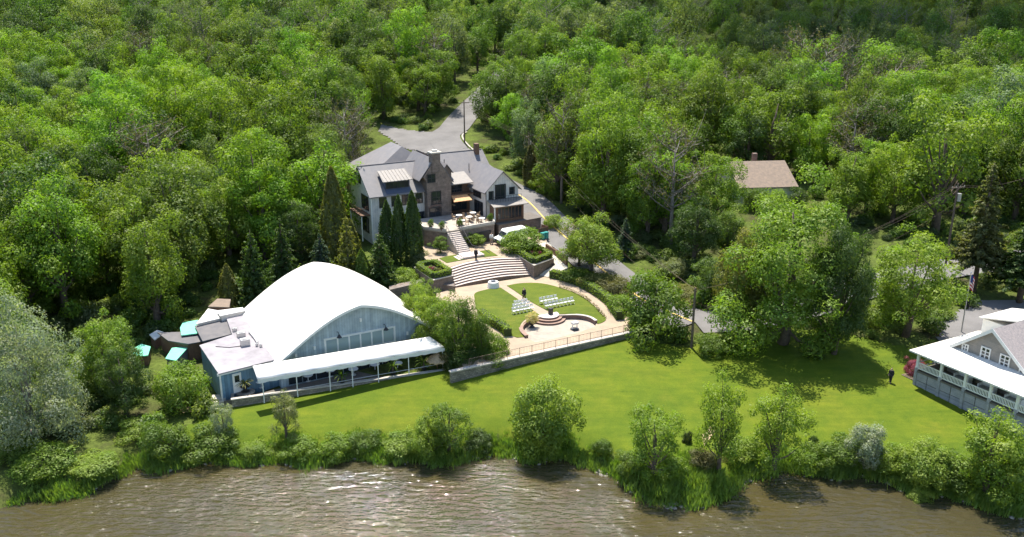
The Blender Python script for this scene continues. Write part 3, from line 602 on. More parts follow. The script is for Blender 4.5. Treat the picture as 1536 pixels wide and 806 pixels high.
# annex
an_z = 5.5
aFL, aFR, aRR, aRL = (-30.63, 85.98, 5.5)[:2], (-25.02, 90.12, 5.5)[:2], (-33.05, 104.46, 5.5)[:2], (-35.25, 93.84, 5.5)[:2]
aML = (-30.42, 96.21, 5.5)[:2]
annex = thing('flat_roof_annex', 'low flat-roofed annex with grey felt roof and blue front wall', 'building', (aFL[0]+2, aFL[1]+5, 2.4))
def inset(poly, k): 
    cx = sum(p[0] for p in poly)/len(poly); cy_ = sum(p[1] for p in poly)/len(poly); return [(cx+(p[0]-cx)*k, cy_+(p[1]-cy_)*k) for p in poly]
aQ = [aFL, aFR, aRR, (-35.18, 103.3, 5.5)[:2], (-32.44, 96.82, 5.5)[:2], (-35.18, 93.65, 5.5)[:2]]
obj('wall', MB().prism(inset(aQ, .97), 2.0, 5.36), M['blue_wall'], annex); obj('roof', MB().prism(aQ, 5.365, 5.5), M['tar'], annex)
fa = Fr(inset(aQ,.97)[0], math.degrees(math.atan2(aFR[1]-aFL[1], aFR[0]-aFL[0])))
dr = obj('door', MB().box(fa, 1.3, 2.25, -.07, -.005, 2.75, 4.95), M['white'], annex); obj('pane', MB().box(fa, 1.52, 2.03, -.09, -.072, 3.95, 4.7), M['glass'], dr); obj('handle', MB().box(fa, 2.1, 2.17, -.13, -.072, 3.75, 3.83), M['steel'], dr)
obj('corner_board', MB().box(fa, -.03, .12, -.04, .12, 2.2, 5.35), M['white'], annex)
obj('fascia', MB().box(fa, -.3, math.dist(aFL,aFR)-.2, -.22, -.17, 5.2, 5.49), M['white'], annex)
for x, y, w, h in ((-31.2,96.2,.9,.55),(-30.0,93.6,1.0,.8),(-32.4,97.8,.5,.4),(-28.6,93.3,.3,.35),(-28.1,93.1,.3,.35)):
    u = MB().box(Fr((x,y),TH), -w/2, w/2, -w*.4, w*.4, 5.5, 5.5+h); u.cyl(x,y,5.5+h,5.56+h,w*.3,n=12); obj('roof_vent', u, M['steel'], annex, bevel=0.02)
obj('duct', MB().tube([(-30.6,97.4,5.72),(-29.3,95.2,5.72),(-28.7,94.0,5.72)], .13, 8), M['turq_pale'], annex)
obj('cable', MB().tube([(-33.2,93.2,5.54),(-31.6,92.9,5.54),(-30.2,93.4,5.54)], .04, 5), M['dark'], annex)
# sheds and lean-tos left of the annex, each its own small roof on posts or walls
def shed(label, pts, z, mat, low=0.0, wall='offwhite', th=0.12, base=None):
    zz = [z - low*k/(len(pts)) for k in range(len(pts))] if low else [z]*len(pts)
    c = (sum(p[0] for p in pts)/len(pts), sum(p[1] for p in pts)/len(pts)); b = base if base is not None else float(hz(*c))
    t = thing('shed', label, 'shed', (c[0], c[1], b)); obj('roof', MB().prism(pts, z-th, z), M[mat], t); obj('wall', MB().prism(inset(pts,.9), b-.6, z-th-.004), M[wall], t); return t
shed('dark grey flat-roofed lean-to between turquoise roofs and the annex', [(-37.97, 100.29, 5.2)[:2],(-35.67, 104.55, 5.2)[:2],(-32.75, 97.76, 5.2)[:2],(-35.46, 95.54, 5.2)[:2]], 5.2, 'tar_dark', wall='dark')
shed('dark felt-roofed shed at the far left of the annex', [(-42.27, 99.66, 4.6)[:2],(-39.48, 99.87, 4.6)[:2],(-37.18, 99.66, 4.6)[:2],(-35.91, 96.98, 4.6)[:2],(-37.42, 96.18, 4.6)[:2],(-40.1, 97.18, 4.6)[:2]], 4.6, 'tar_dark', wall='wood')
shed('turquoise-roofed shed behind the dark lean-to', [(-39.79, 100.4, 4.9)[:2],(-40.08, 102.15, 4.9)[:2],(-38.51, 103.04, 4.9)[:2],(-37.15, 98.71, 4.9)[:2],(-38.83, 98.08, 4.9)[:2]], 4.9, 'turq', wall='dark')
shed('turquoise tarp shed with dark front, under the leaves left of the annex', [(-39.08, 93.35, 4)[:2],(-39.43, 96.41, 4)[:2],(-37.62, 97.01, 4)[:2],(-37.68, 92.8, 4)[:2]], 4.0, 'turq', wall='tar_dark')
shed('white patched shed roof touching the back of the annex', [(-37.64, 99.93, 5.6)[:2],(-37.88, 105.13, 5.6)[:2],(-36.34, 104.42, 5.6)[:2],(-34.98, 102.13, 5.6)[:2]], 5.6, 'turq_pale')
shed('long white lean-to roof at the hall rear corner', [(-36.21, 103.36, 6)[:2],(-33.36, 104.53, 6)[:2],(-32.7, 103.36, 6)[:2],(-35.24, 101.54, 6)[:2]], 6.0, 'turq_pale')
shed('small tan pitched shed behind the hall', [(-37.92, 105.31, 5.8)[:2],(-37.67, 108.23, 5.8)[:2],(-35.89, 107.99, 5.8)[:2],(-35.19, 105.07, 5.8)[:2]], 5.8, 'tan_roof', wall='wood')
shed('little pale grey shed roof among the left trees', [(-43.83, 100.99, 3.8)[:2],(-43.43, 102.5, 3.8)[:2],(-42.21, 101.63, 3.8)[:2],(-42.55, 99.31, 3.8)[:2]], 3.8, 'turq_pale', wall='wood')
shed('pale and turquoise tarp hidden in leaves far left', [(-44.41, 96.76, 3.6)[:2],(-43.87, 98.56, 3.6)[:2],(-42.46, 97.75, 3.6)[:2],(-41.8, 95.21, 3.6)[:2],(-43.02, 94.83, 3.6)[:2]], 3.6, 'turq', wall='wood')
# entry steps, urn and thatched parasol at the deck ends
st = thing('entry_steps', 'pale concrete steps climbing to the annex door', 'steps', (-30.6,84.6,1.7))
sf = Fr((-31.8,84.6), 8)
for k in range(5): obj('step', MB().box(sf, 0, 1.7, .38*k, 2.6, 1.4+.2*k+.004, 1.7+.2*k), M['concrete'], st)
hr = MB(); hr.tube([sf.p(-.1,0,2.6), sf.p(-.1,1.9,4.1)], .03, 6); hr.tube([sf.p(-.1,0,1.5), sf.p(-.1,0,2.6)], .03, 6); hr.tube([sf.p(-.1,1.9,3.0), sf.p(-.1,1.9,4.1)], .03, 6)
obj('handrail', hr, M['steel'], st)
ur = DECK.p(1.5, 1.7, 2.6); u = thing('fountain_urn', 'dark tiered urn with ferns at the deck corner by the steps', 'urn', ur)
obj('bowl', MB().tube([ur, (ur[0],ur[1],2.85),(ur[0],ur[1],2.9),(ur[0],ur[1],3.3),(ur[0],ur[1],3.4)], [.5,.45,.16,.2,.55], 14), M['black_iron'], u)
obj('basin', MB().tube([ur, (ur[0],ur[1],2.77)], [.95,1.0], 18), M['stone'], u)
plant('palm', ur[0], ur[1], 3.3, 1.3, 2.0, TINT['olive'], 'drooping fern spilling from the dark urn by the annex door', 'plant')
pp = (-8.44, 93.25, 2.9); ps = thing('parasol', 'tan thatched parasol beside the deck end steps', 'parasol', (pp[0], pp[1], 2.4))
obj('pole', MB().cyl(pp[0], pp[1], 2.3, 4.6, .05), M['wood'], ps)
cn = MB(); ring = []
for k in range(20): an = k*6.283/20; ring.append((pp[0]+1.15*math.cos(an)*(1+.08*(k%2)), pp[1]+1.15*math.sin(an)*(1+.08*(k%2)), 4.0-.1*(k%2)))
cn.add(ring + [(pp[0],pp[1],4.75)] + [(x,y,z-.12) for x,y,z in ring], [(k,(k+1)%20,20) for k in range(20)] + [(k,21+k,21+(k+1)%20,(k+1)%20) for k in range(20)]); obj('thatch', cn, M['thatch'], ps)
st = thing('garden_steps', 'short flight of stone steps between the deck and the garden wall', 'steps', (-6.9,92.6,2.1)); sf = Fr((-7.3,92.4), 20)
for k in range(5): obj('step', MB().box(sf, 0, 1.5, .35*k, 2.2, 1.6+.3*k+.004, 1.9+.3*k), M['stone_cap'], st)

# ------------------------------------------------------------------ the stone and stucco mansion
HO = Fr((-21.5, 133.6), TH)
house = thing('mansion', 'large pale stucco and brown stone mansion with grey gabled roofs', 'house', HO.p(11, 4, 6.5))
obj('west_wing_wall', gable_body(HO, 0, 9.5, 0, 9.3, 5.5, 13.2, 16.8, 'a'), M['white_board'], house)
for m_ in gable_roof(HO, 0, 9.6, 0, 9.3, 13.2, 16.8, 'a', 0.45): obj('west_wing_roof', m_, M['slate'], house)
obj('ridge_cap', MB().box(HO, -.35, 9.8, 4.55, 4.75, 16.9, 17.02), M['tar_dark'], house)
# shed dormer
dz = [HO.p(2.4,.55,13.15), HO.p(6.7,.55,13.15), HO.p(6.7,.55,15.0), HO.p(2.4,.55,15.0)]
dm = obj('dormer', MB().solid([HO.p(2.5,.45,13.6), HO.p(2.5,.45,15.0), HO.p(2.5,2.9,15.9), HO.p(2.5,3.2,15.6)], (HO.e1[0]*4.1, HO.e1[1]*4.1, 0)), M['navy'], house)
obj('dormer_apron', MB().solid([HO.p(2.5,-.3,13.17), HO.p(6.6,-.3,13.17), HO.p(6.6,.42,13.75), HO.p(2.5,.42,13.75)], (0,0,.06)), M['navy'], house)
rf = obj('dormer_roof', MB().solid([HO.p(2.1,.05,14.98), HO.p(7.0,.05,14.98), HO.p(6.8,3.0,16.15), HO.p(2.3,3.0,16.15)], (0,0,.1)), M['seam'], house)
for k in range(9):
    a = 2.25 + k*.57; obj('seam', MB().solid([HO.p(a,.04,15.085), HO.p(a+.06,.04,15.085), HO.p(a+.06,2.98,16.255), HO.p(a,2.98,16.255)], (0,0,.06)), M['seam'], rf)
window(house, HO, 'f', 0.45, 4.55, 3.6, 13.95, 14.8, 6, 1, 'dark', 'glass', 0.07)
for a in (1.9, 3.9, 5.6, 7.9): window(house, HO, 'f', 0, a, 1.05, 11.2, 12.9, 2, 2, 'dark', 'glass', .08)
for a in (1.9, 4.0, 6.0, 8.1): window(house, HO, 'f', 0, a, 1.1, 7.6, 9.7, 2, 2, 'dark', 'glass', .08)
obj('corner_board', MB().box(HO, -.05, .14, -.05, .14, 5.6, 13.0), M['white'], house)
window(house, HO, 'l', 0, 4.6, .9, 14.3, 15.6, 1, 2, 'dark', 'glass', .08)
window(house, HO, 'l', 0, 2.6, 3.0, 10.6, 12.7, 3, 1, 'dark', 'glass', .08, 'balcony_door')
bal = obj('balcony', MB().box(HO, -1.5, -.02, .6, 6.0, 9.95, 10.12), M['wood'], house)
bl = MB(); bl.tube([HO.p(-1.45,.65,11.1), HO.p(-1.45,5.95,11.1)], .035, 6); bl.tube([HO.p(-1.45,.65,11.1), HO.p(-.1,.65,11.1)], .035, 6)
for k in range(9): q = HO.p(-1.45, .65+5.3*k/8, 0); bl.cyl(q[0], q[1], 10.12, 11.1, .025, n=6)
obj('railing', bl, M['wood'], bal)
for b in (.8, 5.8): q = HO.p(-1.35, b, 0); obj('post', MB().cyl(q[0], q[1], 6, 9.95, .09, n=8), M['white'], bal)
window(house, HO, 'l', 0, 3.0, 3.2, 7.0, 9.3, 3, 1, 'dark', 'glass', .08)
# stone gable with chimney
P0 = [HO.p(8.8,-1.2,6), HO.p(8.8,-1.2,14.6), HO.p(8.3,-1.2,15.4), HO.p(10.0,-1.2,17.7), HO.p(10.9,-1.2,17.7), HO.p(13.1,-1.2,14.5), HO.p(12.9,-1.2,14.0), HO.p(12.9,-1.2,6)]
obj('stone_gable', MB().solid(P0, (HO.e2[0]*7.5, HO.e2[1]*7.5, 0)), M['stone_warm'], house)
for q in ([HO.p(7.6,-1.0,14.75), HO.p(10.2,-1.0,18.0), HO.p(10.2,7.5,18.0), HO.p(7.6,7.5,14.75)], [HO.p(13.5,-1.0,14.05), HO.p(13.5,7.5,14.05), HO.p(10.8,7.5,18.0), HO.p(10.8,-1.0,18.0)]):
    obj('stone_gable_roof', MB().solid(q, (0,0,.14)), M['slate'], house)
ch = obj('chimney', MB().box(HO, 9.7, 11.1, -1.35, -.1, 16.0, 19.0), M['stone_warm'], house); obj('chimney_cap', MB().box(HO, 9.5, 11.3, -1.55, .1, 19.0, 19.2), M['concrete'], ch); obj('flue', MB().box(HO, 10.0, 10.8, -1.0, -.5, 19.2, 19.5), M['offwhite'], ch)
window(house, HO, 'f', -1.2, 9.55, 1.2, 14.55, 15.75, 2, 2, 'dark', 'glass', .09); window(house, HO, 'f', -1.2, 10.3, 1.5, 11.1, 12.95, 2, 2, 'dark', 'glass', .1, sill=True)
window(house, HO, 'f', -1.2, 10.1, 1.9, 9.05, 10.4, 2, 2, 'dark', 'glass', .12, 'arched_window')
ar = MB(); 
for k in range(9):
    t0, t1 = math.pi*k/9, math.pi*(k+1)/9; ar.solid([HO.p(10.1+1.15*math.cos(t), -1.33, 10.42+.55*math.sin(t)) for t in (t0,t1)] + [HO.p(10.1+.9*math.cos(t), -1.33, 10.42+.3*math.sin(t)) for t in (t1,t0)], (HO.e2[0]*.12, HO.e2[1]*.12, 0))
obj('window_arch', ar, M['brick'], house)
# stone dormer right of the chimney
obj('stone_dormer', gable_body(HO, 12.2, 14.0, 1.0, 5.0, 13.6, 15.4, 16.6, 'b'), M['stone_warm'], house)
for m_ in gable_roof(HO, 12.2, 14.0, 1.0, 5.0, 15.4, 16.6, 'b', .2): obj('stone_dormer_roof', m_, M['slate'], house)
# main block behind
obj('main_block_wall', gable_body(HO, 11.2, 22.2, 2.2, 12.0, 6, 13.2, 17.1, 'a'), M['offwhite'], house)
for m_ in gable_roof(HO, 10.8, 22.2, 2.2, 12.0, 13.2, 17.1, 'a', .4): obj('main_roof', m_, M['slate'], house)
obj('ridge_cap', MB().box(HO, 10.7, 22.4, 7.0, 7.2, 17.2, 17.32), M['tar_dark'], house)
q = HO.p(21.2, 6.6, 0); st_ = obj('chimney', MB().box(HO, 20.9, 21.6, 6.2, 7.0, 16.5, 18.4), M['wood'], house)
# hipped rear block
hb = MB(); A_, B_, C_, D_ = HO.p(3.2,9.5,13.9), HO.p(15.6,9.5,13.9), HO.p(15.6,21.5,13.9), HO.p(3.2,21.5,13.9); r0, r1 = HO.p(10.3,12.6,17.9), HO.p(10.3,17.5,17.9)
hb.add([A_,B_,C_,D_,r0,r1], [(0,1,4),(1,2,5,4),(2,3,5),(3,0,4,5),(3,2,1,0)]); obj('hipped_roof', hb, M['slate'], house)
obj('rear_wall', MB().box(HO, 3.6, 15.2, 9.9, 21.1, 6, 13.88), M['offwhite'], house)
# recessed porch between stone gable and garden wing
obj('porch_wall', MB().box(HO, 13.0, 16.88, .4, 2.15, 6, 13.9), M['wood'], house)
window(house, HO, 'f', .4, 14.9, 2.8, 9.2, 11.1, 3, 1, 'dark', 'glass', .09, 'porch_door'); window(house, HO, 'f', .4, 14.6, 1.7, 12.1, 13.4, 2, 1, 'dark', 'glass', .09)
pr_ = MB(); pr_.add([HO.p(12.7,-1.0,13.75), HO.p(16.9,-1.0,13.75), HO.p(16.9,2.4,14.9), HO.p(13.2,2.4,14.9), HO.p(12.7,-1.0,13.62), HO.p(16.9,-1.0,13.62), HO.p(16.9,2.4,14.75), HO.p(13.2,2.4,14.75)], [(0,1,2,3),(7,6,5,4),(0,4,5,1),(1,5,6,2),(2,6,7,3),(3,7,4,0)]); obj('porch_roof', pr_, M['seam'], house)
obj('porch_balcony', MB().box(HO, 12.95, 16.85, -1.2, .38, 11.95, 12.1), M['wood'], house)
ra = MB(); 
for z in (12.5, 12.95): ra.tube([HO.p(12.95,-1.15,z), HO.p(16.85,-1.15,z)], .03, 6)
for k in range(9): q = HO.p(13+3.8*k/8, -1.15, 0); ra.cyl(q[0], q[1], 12.1, 12.95, .02, n=5)
obj('porch_railing', ra, M['black_iron'], house)
obj('copper_awning', MB().solid([HO.p(12.7,-2.6,11.25), HO.p(15.9,-2.6,11.25), HO.p(15.7,-1.22,11.9), HO.p(12.95,-1.22,11.9)], (0,0,.07)), M['copper'], house)
# garden wing
obj('garden_wing_wall', gable_body(HO, 16.9, 22.6, -5.5, 7.0, 5.8, 13.2, 15.95, 'b'), M['white_board'], house)
for m_ in gable_roof(HO, 16.9, 22.6, -5.5, 7.0, 13.2, 15.95, 'b', .45): obj('garden_wing_roof', m_, M['slate'], house)
window(house, HO, 'f', -5.5, 19.4, 1.7, 11.75, 13.9, 2, 1, 'dark', 'glass', .12, 'french_door', ); window(house, HO, 'f', -5.5, 21.45, .8, 12.3, 13.3, 1, 2, 'dark', 'glass', .09); window(house, HO, 'f', -5.5, 17.75, .7, 11.8, 13.0, 1, 1, 'dark', 'glass', .09)
window(house, HO, 'l', 16.9, -2.4, 2.6, 11.7, 12.8, 4, 1, 'dark', 'glass', .09); window(house, HO, 'l', 16.9, -2.9, 2.8, 9.1, 11.0, 3, 1, 'dark', 'glass', .1); window(house, HO, 'l', 16.9, 1.6, .7, 11.9, 12.9, 1, 1, 'dark', 'glass', .09)
dp = MB(); q = HO.p(16.82,-5.58,0); dp.cyl(q[0], q[1], 9, 13.0, .06, n=6); obj('downpipe', dp, M['dark'], house)
sr = obj('sunroom', MB().box(HO, 17.5, 22.6, -7.3, -5.55, 6, 10.9), M['wood'], house)
obj('sunroom_roof', MB().solid([HO.p(17.0,-7.9,10.95), HO.p(23.1,-7.9,10.95), HO.p(23.1,-5.52,11.6), HO.p(17.0,-5.52,11.6)], (0,0,.12)), M['seam'], house)
window(house, HO, 'f', -7.3, 20.1, 4.2, 8.9, 10.7, 7, 1, 'wood', 'glass', .09, 'sunroom_window')
q = HO.p(17.35,-7.5,0); obj('sunroom_post', MB().cyl(q[0], q[1], 8.6, 10.95, .11, n=8), M['white'], house)
rb = MB()
for z in (11.95, 12.35): rb.tube([HO.p(17.4,-6.6,z), HO.p(22.6,-6.6,z)], .03, 6)
for k in range(12): q = HO.p(17.4+5.2*k/11, -6.6, 0); rb.cyl(q[0], q[1], 11.2, 12.35, .022, n=5)
obj('balcony_railing', rb, M['dark'], house)
for x, y, z in ((4.0,7.5,15.5),(12.0,5.5,16.6),(18.2,3.2,15.3),(14.6,5.0,16.0)): q = HO.p(x, y, z-.4); obj('vent_pipe', MB().cyl(q[0], q[1], z-.6, z+.6, .07, n=6), M['dark'], house)
# house terrace
ter = thing('house_terrace', 'raised flagstone terrace with stone retaining wall in front of the mansion', 'terrace', HO.p(11, -5, 6.2))
TP = [HO.p(6.2,-1.22,0)[:2], HO.p(5.6,-7.0,0)[:2], HO.p(7.9,-9.9,0)[:2], HO.p(10.2,-9.9,0)[:2], HO.p(16.4,-9.3,0)[:2], HO.p(17.4,-7.32,0)[:2], HO.p(16.85,-5.0,0)[:2], HO.p(16.85,-1.22,0)[:2]]
obj('retaining_wall', MB().prism(inset(TP,.985), 5.2, 8.75), M['stone_warm'], ter); obj('paving', MB().prism(TP, 8.754, 8.95), M['flagstone'], ter)
obj('arch_opening', MB().box(HO, 12.2, 15.6, -9.62, -9.3, 6.1, 8.0), M['dark'], ter)
pw = MB(); pts = [TP[1], TP[2]]; 
for p, q in zip([TP[0],TP[1],TP[3],TP[4]], [TP[1],TP[2],TP[4],TP[5]]):
    d = (q[0]-p[0], q[1]-p[1]); L = math.hypot(*d); nx, ny = -d[1]/L*.28, d[0]/L*.28; k = .03/L
    obj('parapet', MB().prism([(p[0]+d[0]*k,p[1]+d[1]*k), (q[0]-d[0]*k,q[1]-d[1]*k), (q[0]-d[0]*k+nx,q[1]-d[1]*k+ny), (p[0]+d[0]*k+nx,p[1]+d[1]*k+ny)], 8.955, 9.3), M['stone_cap'], ter)
lo_ = thing('lower_stone_wall', 'long dark stone retaining wall under the sunroom beside the road', 'wall', HO.p(21,-8.5,6))
obj('wall', MB().prism([HO.p(17.45,-8.6,0)[:2], HO.p(25.6,-7.6,0)[:2], HO.p(25.6,-4,0)[:2], HO.p(22.7,-4,0)[:2], HO.p(22.7,-7.35,0)[:2], HO.p(17.45,-7.35,0)[:2]], 5.2, 8.3), M['stone_warm'], lo_)
obj('cap', MB().prism([HO.p(17.42,-8.7,0)[:2], HO.p(25.7,-7.7,0)[:2], HO.p(25.7,-3.9,0)[:2], HO.p(22.72,-3.9,0)[:2], HO.p(22.72,-7.32,0)[:2], HO.p(17.42,-7.32,0)[:2]], 8.304, 8.42), M['deck'], lo_)
# house stairs: upper flight straight down, landing, lower flight turning towards the left
hs = thing('terrace_stairs', 'pale stone stairs descending from the mansion terrace to a landing', 'stairs', HO.p(9, -12, 6.3))
for k in range(12): obj('tread', MB().box(HO, 8.1, 10.1, -9.92-.34*(k+1), -9.92-.34*k-.002, 5.9, 8.9-.19*(k+1)), M['tread'], hs)
obj('landing', MB().box(HO, 7.9, 11.2, -16.1, -14.01, 5.8, 6.62), M['tread'], hs)
for k in range(3): obj('tread', MB().box(HO, 7.9-.4*(k+1), 7.9-.4*k-.002, -16.0, -14.2, 5.8, 6.62-.12*(k+1)), M['tread'], hs)
for a in (8.0, 10.2):
    r_ = MB(); r_.tube([HO.p(a,-9.95,9.85), HO.p(a,-14.0,7.6)], .035, 6)
    for k in range(5): q = HO.p(a, -9.95-4.05*k/4, 0); r_.cyl(q[0], q[1], 8.6-2.1*k/4, 9.85-2.25*k/4, .025, n=6)
    obj('handrail', r_, M['black_iron'], hs)
r_ = MB(); r_.tube([HO.p(10.2,-14.0,7.6), HO.p(11.1,-16.0,7.5), HO.p(11.4,-17.4,7.1)], .05, 6); obj('handrail', r_, M['black_iron'], hs)
# terrace furniture
def bistro(x, y, z, lab, k):
    t = thing('bistro_table', lab, 'table', (x,y,z), 'terrace tables'); obj('top', MB().cyl(x,y,z+.7,z+.75,.5,n=16), M['white_cloth'], t); obj('pedestal', MB().cyl(x,y,z,z+.7,.05).cyl(x,y,z,z+.04,.25), M['black_iron'], t)
def wchair(x, y, z, an, lab):
    f = Fr((x,y), math.degrees(an)); m = MB().box(f,-.25,.25,-.25,.25,.38+z,.45+z).box(f,-.25,.25,.2,.26,.45+z,.9+z)
    for a in (-.22,.22):
        for b in (-.22,.22): m.box(f,a-.025,a+.025,b-.025,b+.025,z,z+.38)
        m.box(f,a-.03,a+.03,-.2,.2,.6+z,.66+z)
    tag(obj('wicker_chair', m, M['wicker']), lab, 'chair', 'wicker chairs on the terrace')
for k, (a, b) in enumerate(((11.6,-7.6),(13.6,-6.2),(14.9,-7.9),(12.6,-4.6),(15.2,-4.2))):
    x, y, _ = HO.p(a, b, 0); bistro(x, y, 8.95, ('round white terrace table nearest the stair top','round white terrace table in the middle of the terrace','round white terrace table by the right parapet','white terrace table by the stone gable','white terrace table under the copper awning')[k], k)
    for q in range(3): an = 2.1*q+k; wchair(x+.85*math.cos(an), y+.85*math.sin(an), 8.95, an-1.57, ('first','second','third')[q] + ' wicker chair at the ' + ('table nearest the stair top','middle terrace table','table by the right parapet','table by the stone gable','table under the copper awning')[k])
for a, b, lab in ((6.6,-7.4,'leafy potted shrub at the terrace left corner'),(10.6,-9.2,'potted shrub at the right of the stair top'),(7.6,-9.2,'potted shrub at the left of the stair top'),(16.0,-8.6,'potted shrub at the terrace right corner')):
    x, y, _ = HO.p(a, b, 0); pt = thing('potted_shrub', lab, 'plant', (x,y,8.95), 'terrace pots'); obj('pot', MB().tube([(x,y,8.95),(x,y,9.4)],[.2,.3],10), M['brick'], pt)
    o = place('foliage', PROTO['round'][0][1], None, pt, (0,0,.4), 0, (.24,.24,.35)); o.color = (*TINT['mid'],1)

# ------------------------------------------------------------------ the terraced garden
def sheet(name, poly, mat, dz=0.0, zf=gz, skirt=None, cuts=(2.2, 7.7), hole=None):
    bm = bmesh.new(); vs = [bm.verts.new((p[0], p[1], 0)) for p in poly]; f = bm.faces.new(vs)
    if f.normal.z < 0 or (f.normal_update() or f.normal.z < 0): f.normal_flip()
    bmesh.ops.triangulate(bm, faces=bm.faces[:])
    for a in cuts:
        co = (GW0[0]+GE2[0]*a, GW0[1]+GE2[1]*a, 0); bmesh.ops.bisect_plane(bm, geom=bm.verts[:]+bm.edges[:]+bm.faces[:], plane_co=co, plane_no=(GE2[0],GE2[1],0))
    if hole:
        for p, q in zip(hole, hole[1:]+hole[:1]):
            bmesh.ops.bisect_plane(bm, geom=bm.verts[:]+bm.edges[:]+bm.faces[:], plane_co=(p[0],p[1],0), plane_no=(q[1]-p[1],p[0]-q[0],0))
        dead = [f for f in bm.faces if bool(inside(hole, f.calc_center_median().x, f.calc_center_median().y))]; bmesh.ops.delete(bm, geom=dead, context='FACES')
    for v in bm.verts: v.co.z = float(zf(v.co.x, v.co.y)) + dz
    if skirt is not None:
        be = [e for e in bm.edges if len(e.link_faces) == 1]; r = bmesh.ops.extrude_edge_only(bm, edges=be)
        for v in r['geom']:
            if isinstance(v, bmesh.types.BMVert): v.co.z = skirt
    bmesh.ops.recalc_face_normals(bm, faces=bm.faces[:]) if skirt is not None else None
    me = bpy.data.meshes.new(name); bm.to_mesh(me); bm.free(); return struct(place(name, me, mat))
GT = [(-5.22, 90.99),(14.62, 102),(16.26, 105.65),(15.79, 110.03),(14.32, 116.37),(10.72, 122.79),(7.54, 125.92),(6.03, 124.97),(3.31, 120.98),(-7.72, 115.81),(-10.09, 113.65),(-9.91, 106.12),(-8.03, 97.51)]
PW_R = [(5.86, 105.65),(7.54, 105.83),(8.87, 105.6),(9.82, 104.87),(10.39, 103.74)]; PW_L = [(3.07, 104.5),(2.06, 103.92),(1.39, 102.79),(1.09, 101.51),(1.28, 100.15),(1.74, 99.01)]
PATIO = PW_R + [(10.23, 102.87, 4)[:2],(7.89, 100.92, 4)[:2],(4.91, 99.03, 4)[:2],(2.75, 98.01, 4)[:2]] + PW_L[::-1]
sheet('garden_path', GT, M['paving'], 0, skirt=1.0, hole=PATIO)
lr = spline([(-0.73, 116.65),(1.01, 117.6),(3.14, 117.83),(4.83, 117.21),(6.45, 115.87),(8.07, 114.18),(9.43, 111.94),(10.43, 109.17),(11.22, 106.61),(11.74, 104.98),(11.24, 104.01),(10.58, 103.49)], 4) + spline([(10.37, 104.01),(9.82, 105.15),(8.83, 105.69),(7.55, 105.92),(5.95, 105.75),(5.04, 106.01)], 4) + [(2.26, 110.53),(0.14, 114.99)]
ll = [(-1.54, 115.81),(1.22, 110.35),(3.58, 105.09)] + spline([(2.82, 104.73),(1.9, 104.27),(1.23, 102.95),(0.97, 101.59),(1.23, 100.32),(1.58, 99.16)], 4) + spline([(0.61, 98.89),(-1, 100.03),(-2.28, 102.24),(-3.83, 104.96),(-4.61, 108.04),(-4.9, 111.03),(-4.91, 113.65),(-3.17, 115.26)], 4)
sheet('garden_lawn', lr, M['garden_lawn'], 0.05); sheet('garden_lawn', ll, M['garden_lawn'], 0.05)
sheet('patio', PATIO, M['patio'], 0.0, zf=lambda x, y: 3.98 + 0*x, cuts=())
def arc_wall(name, pts, th, h0, h1, mat, cap, parent):
    P2 = spline(pts, 4); P2 = np.array(P2); T = np.gradient(P2, axis=0); T /= np.linalg.norm(T,axis=1)[:,None]; N = np.stack([T[:,1],-T[:,0]],1)*th/2
    for nm, m_, z0, z1, e in (('wall',mat,h0,h1,1.0),('cap',cap,h1+.003,h1+.07,1.25)):
        v = []; 
        for p, q in zip(P2, N): v += [(*(p-q*e),z0),(*(p+q*e),z0),(*(p+q*e),z1),(*(p-q*e),z1)]
        n = len(P2); f = [(4*i+a, 4*i+b, 4*i+4+b, 4*i+4+a) for i in range(n-1) for a, b in ((0,1),(1,2),(2,3),(3,0))] + [(3,2,1,0),(4*n-4,4*n-3,4*n-2,4*n-1)]
        obj(nm, MB().add(v, f), M[m_], parent)
w = thing('patio_wall', 'low curved red-brown brick wall on the right of the patio', 'wall', (*(8.48, 104.82),4.5)); arc_wall('w', PW_R, .3, 3.9, 4.5, 'brick', 'stone_cap', w)
w = thing('patio_wall', 'low curved dark brick wall on the left of the patio', 'wall', (*(1.37, 101.02),4.5)); arc_wall('w', PW_L, .4, 3.9, 4.45, 'brick', 'riser', w)
ps_ = thing('patio_steps', 'half-round brown brick steps where the path meets the patio', 'steps', (*(4.46, 104.2),4.5)); cx, cy_ = (4.52, 105.65); zc = float(gz(cx, cy_)) + .05; print('patio step top', zc)
for k, (r_, z1) in enumerate(((2.15,3.98+(zc-3.98)*.33),(1.75,3.98+(zc-3.98)*.67),(1.35,zc))):
    pts = [(cx+r_*math.cos(t), cy_+r_*math.sin(t)) for t in np.linspace(R(TH+180-8), R(TH+368), 18)]
    s_ = obj('step', MB().prism(pts, 3.9+.002*k, z1-.04), M['brick'], ps_); obj('nosing', MB().prism([(cx+(p[0]-cx)*1.03, cy_+(p[1]-cy_)*1.03) for p in pts], z1-.038, z1+.004*k), M['riser'] if k < 2 else M['tread'], s_)
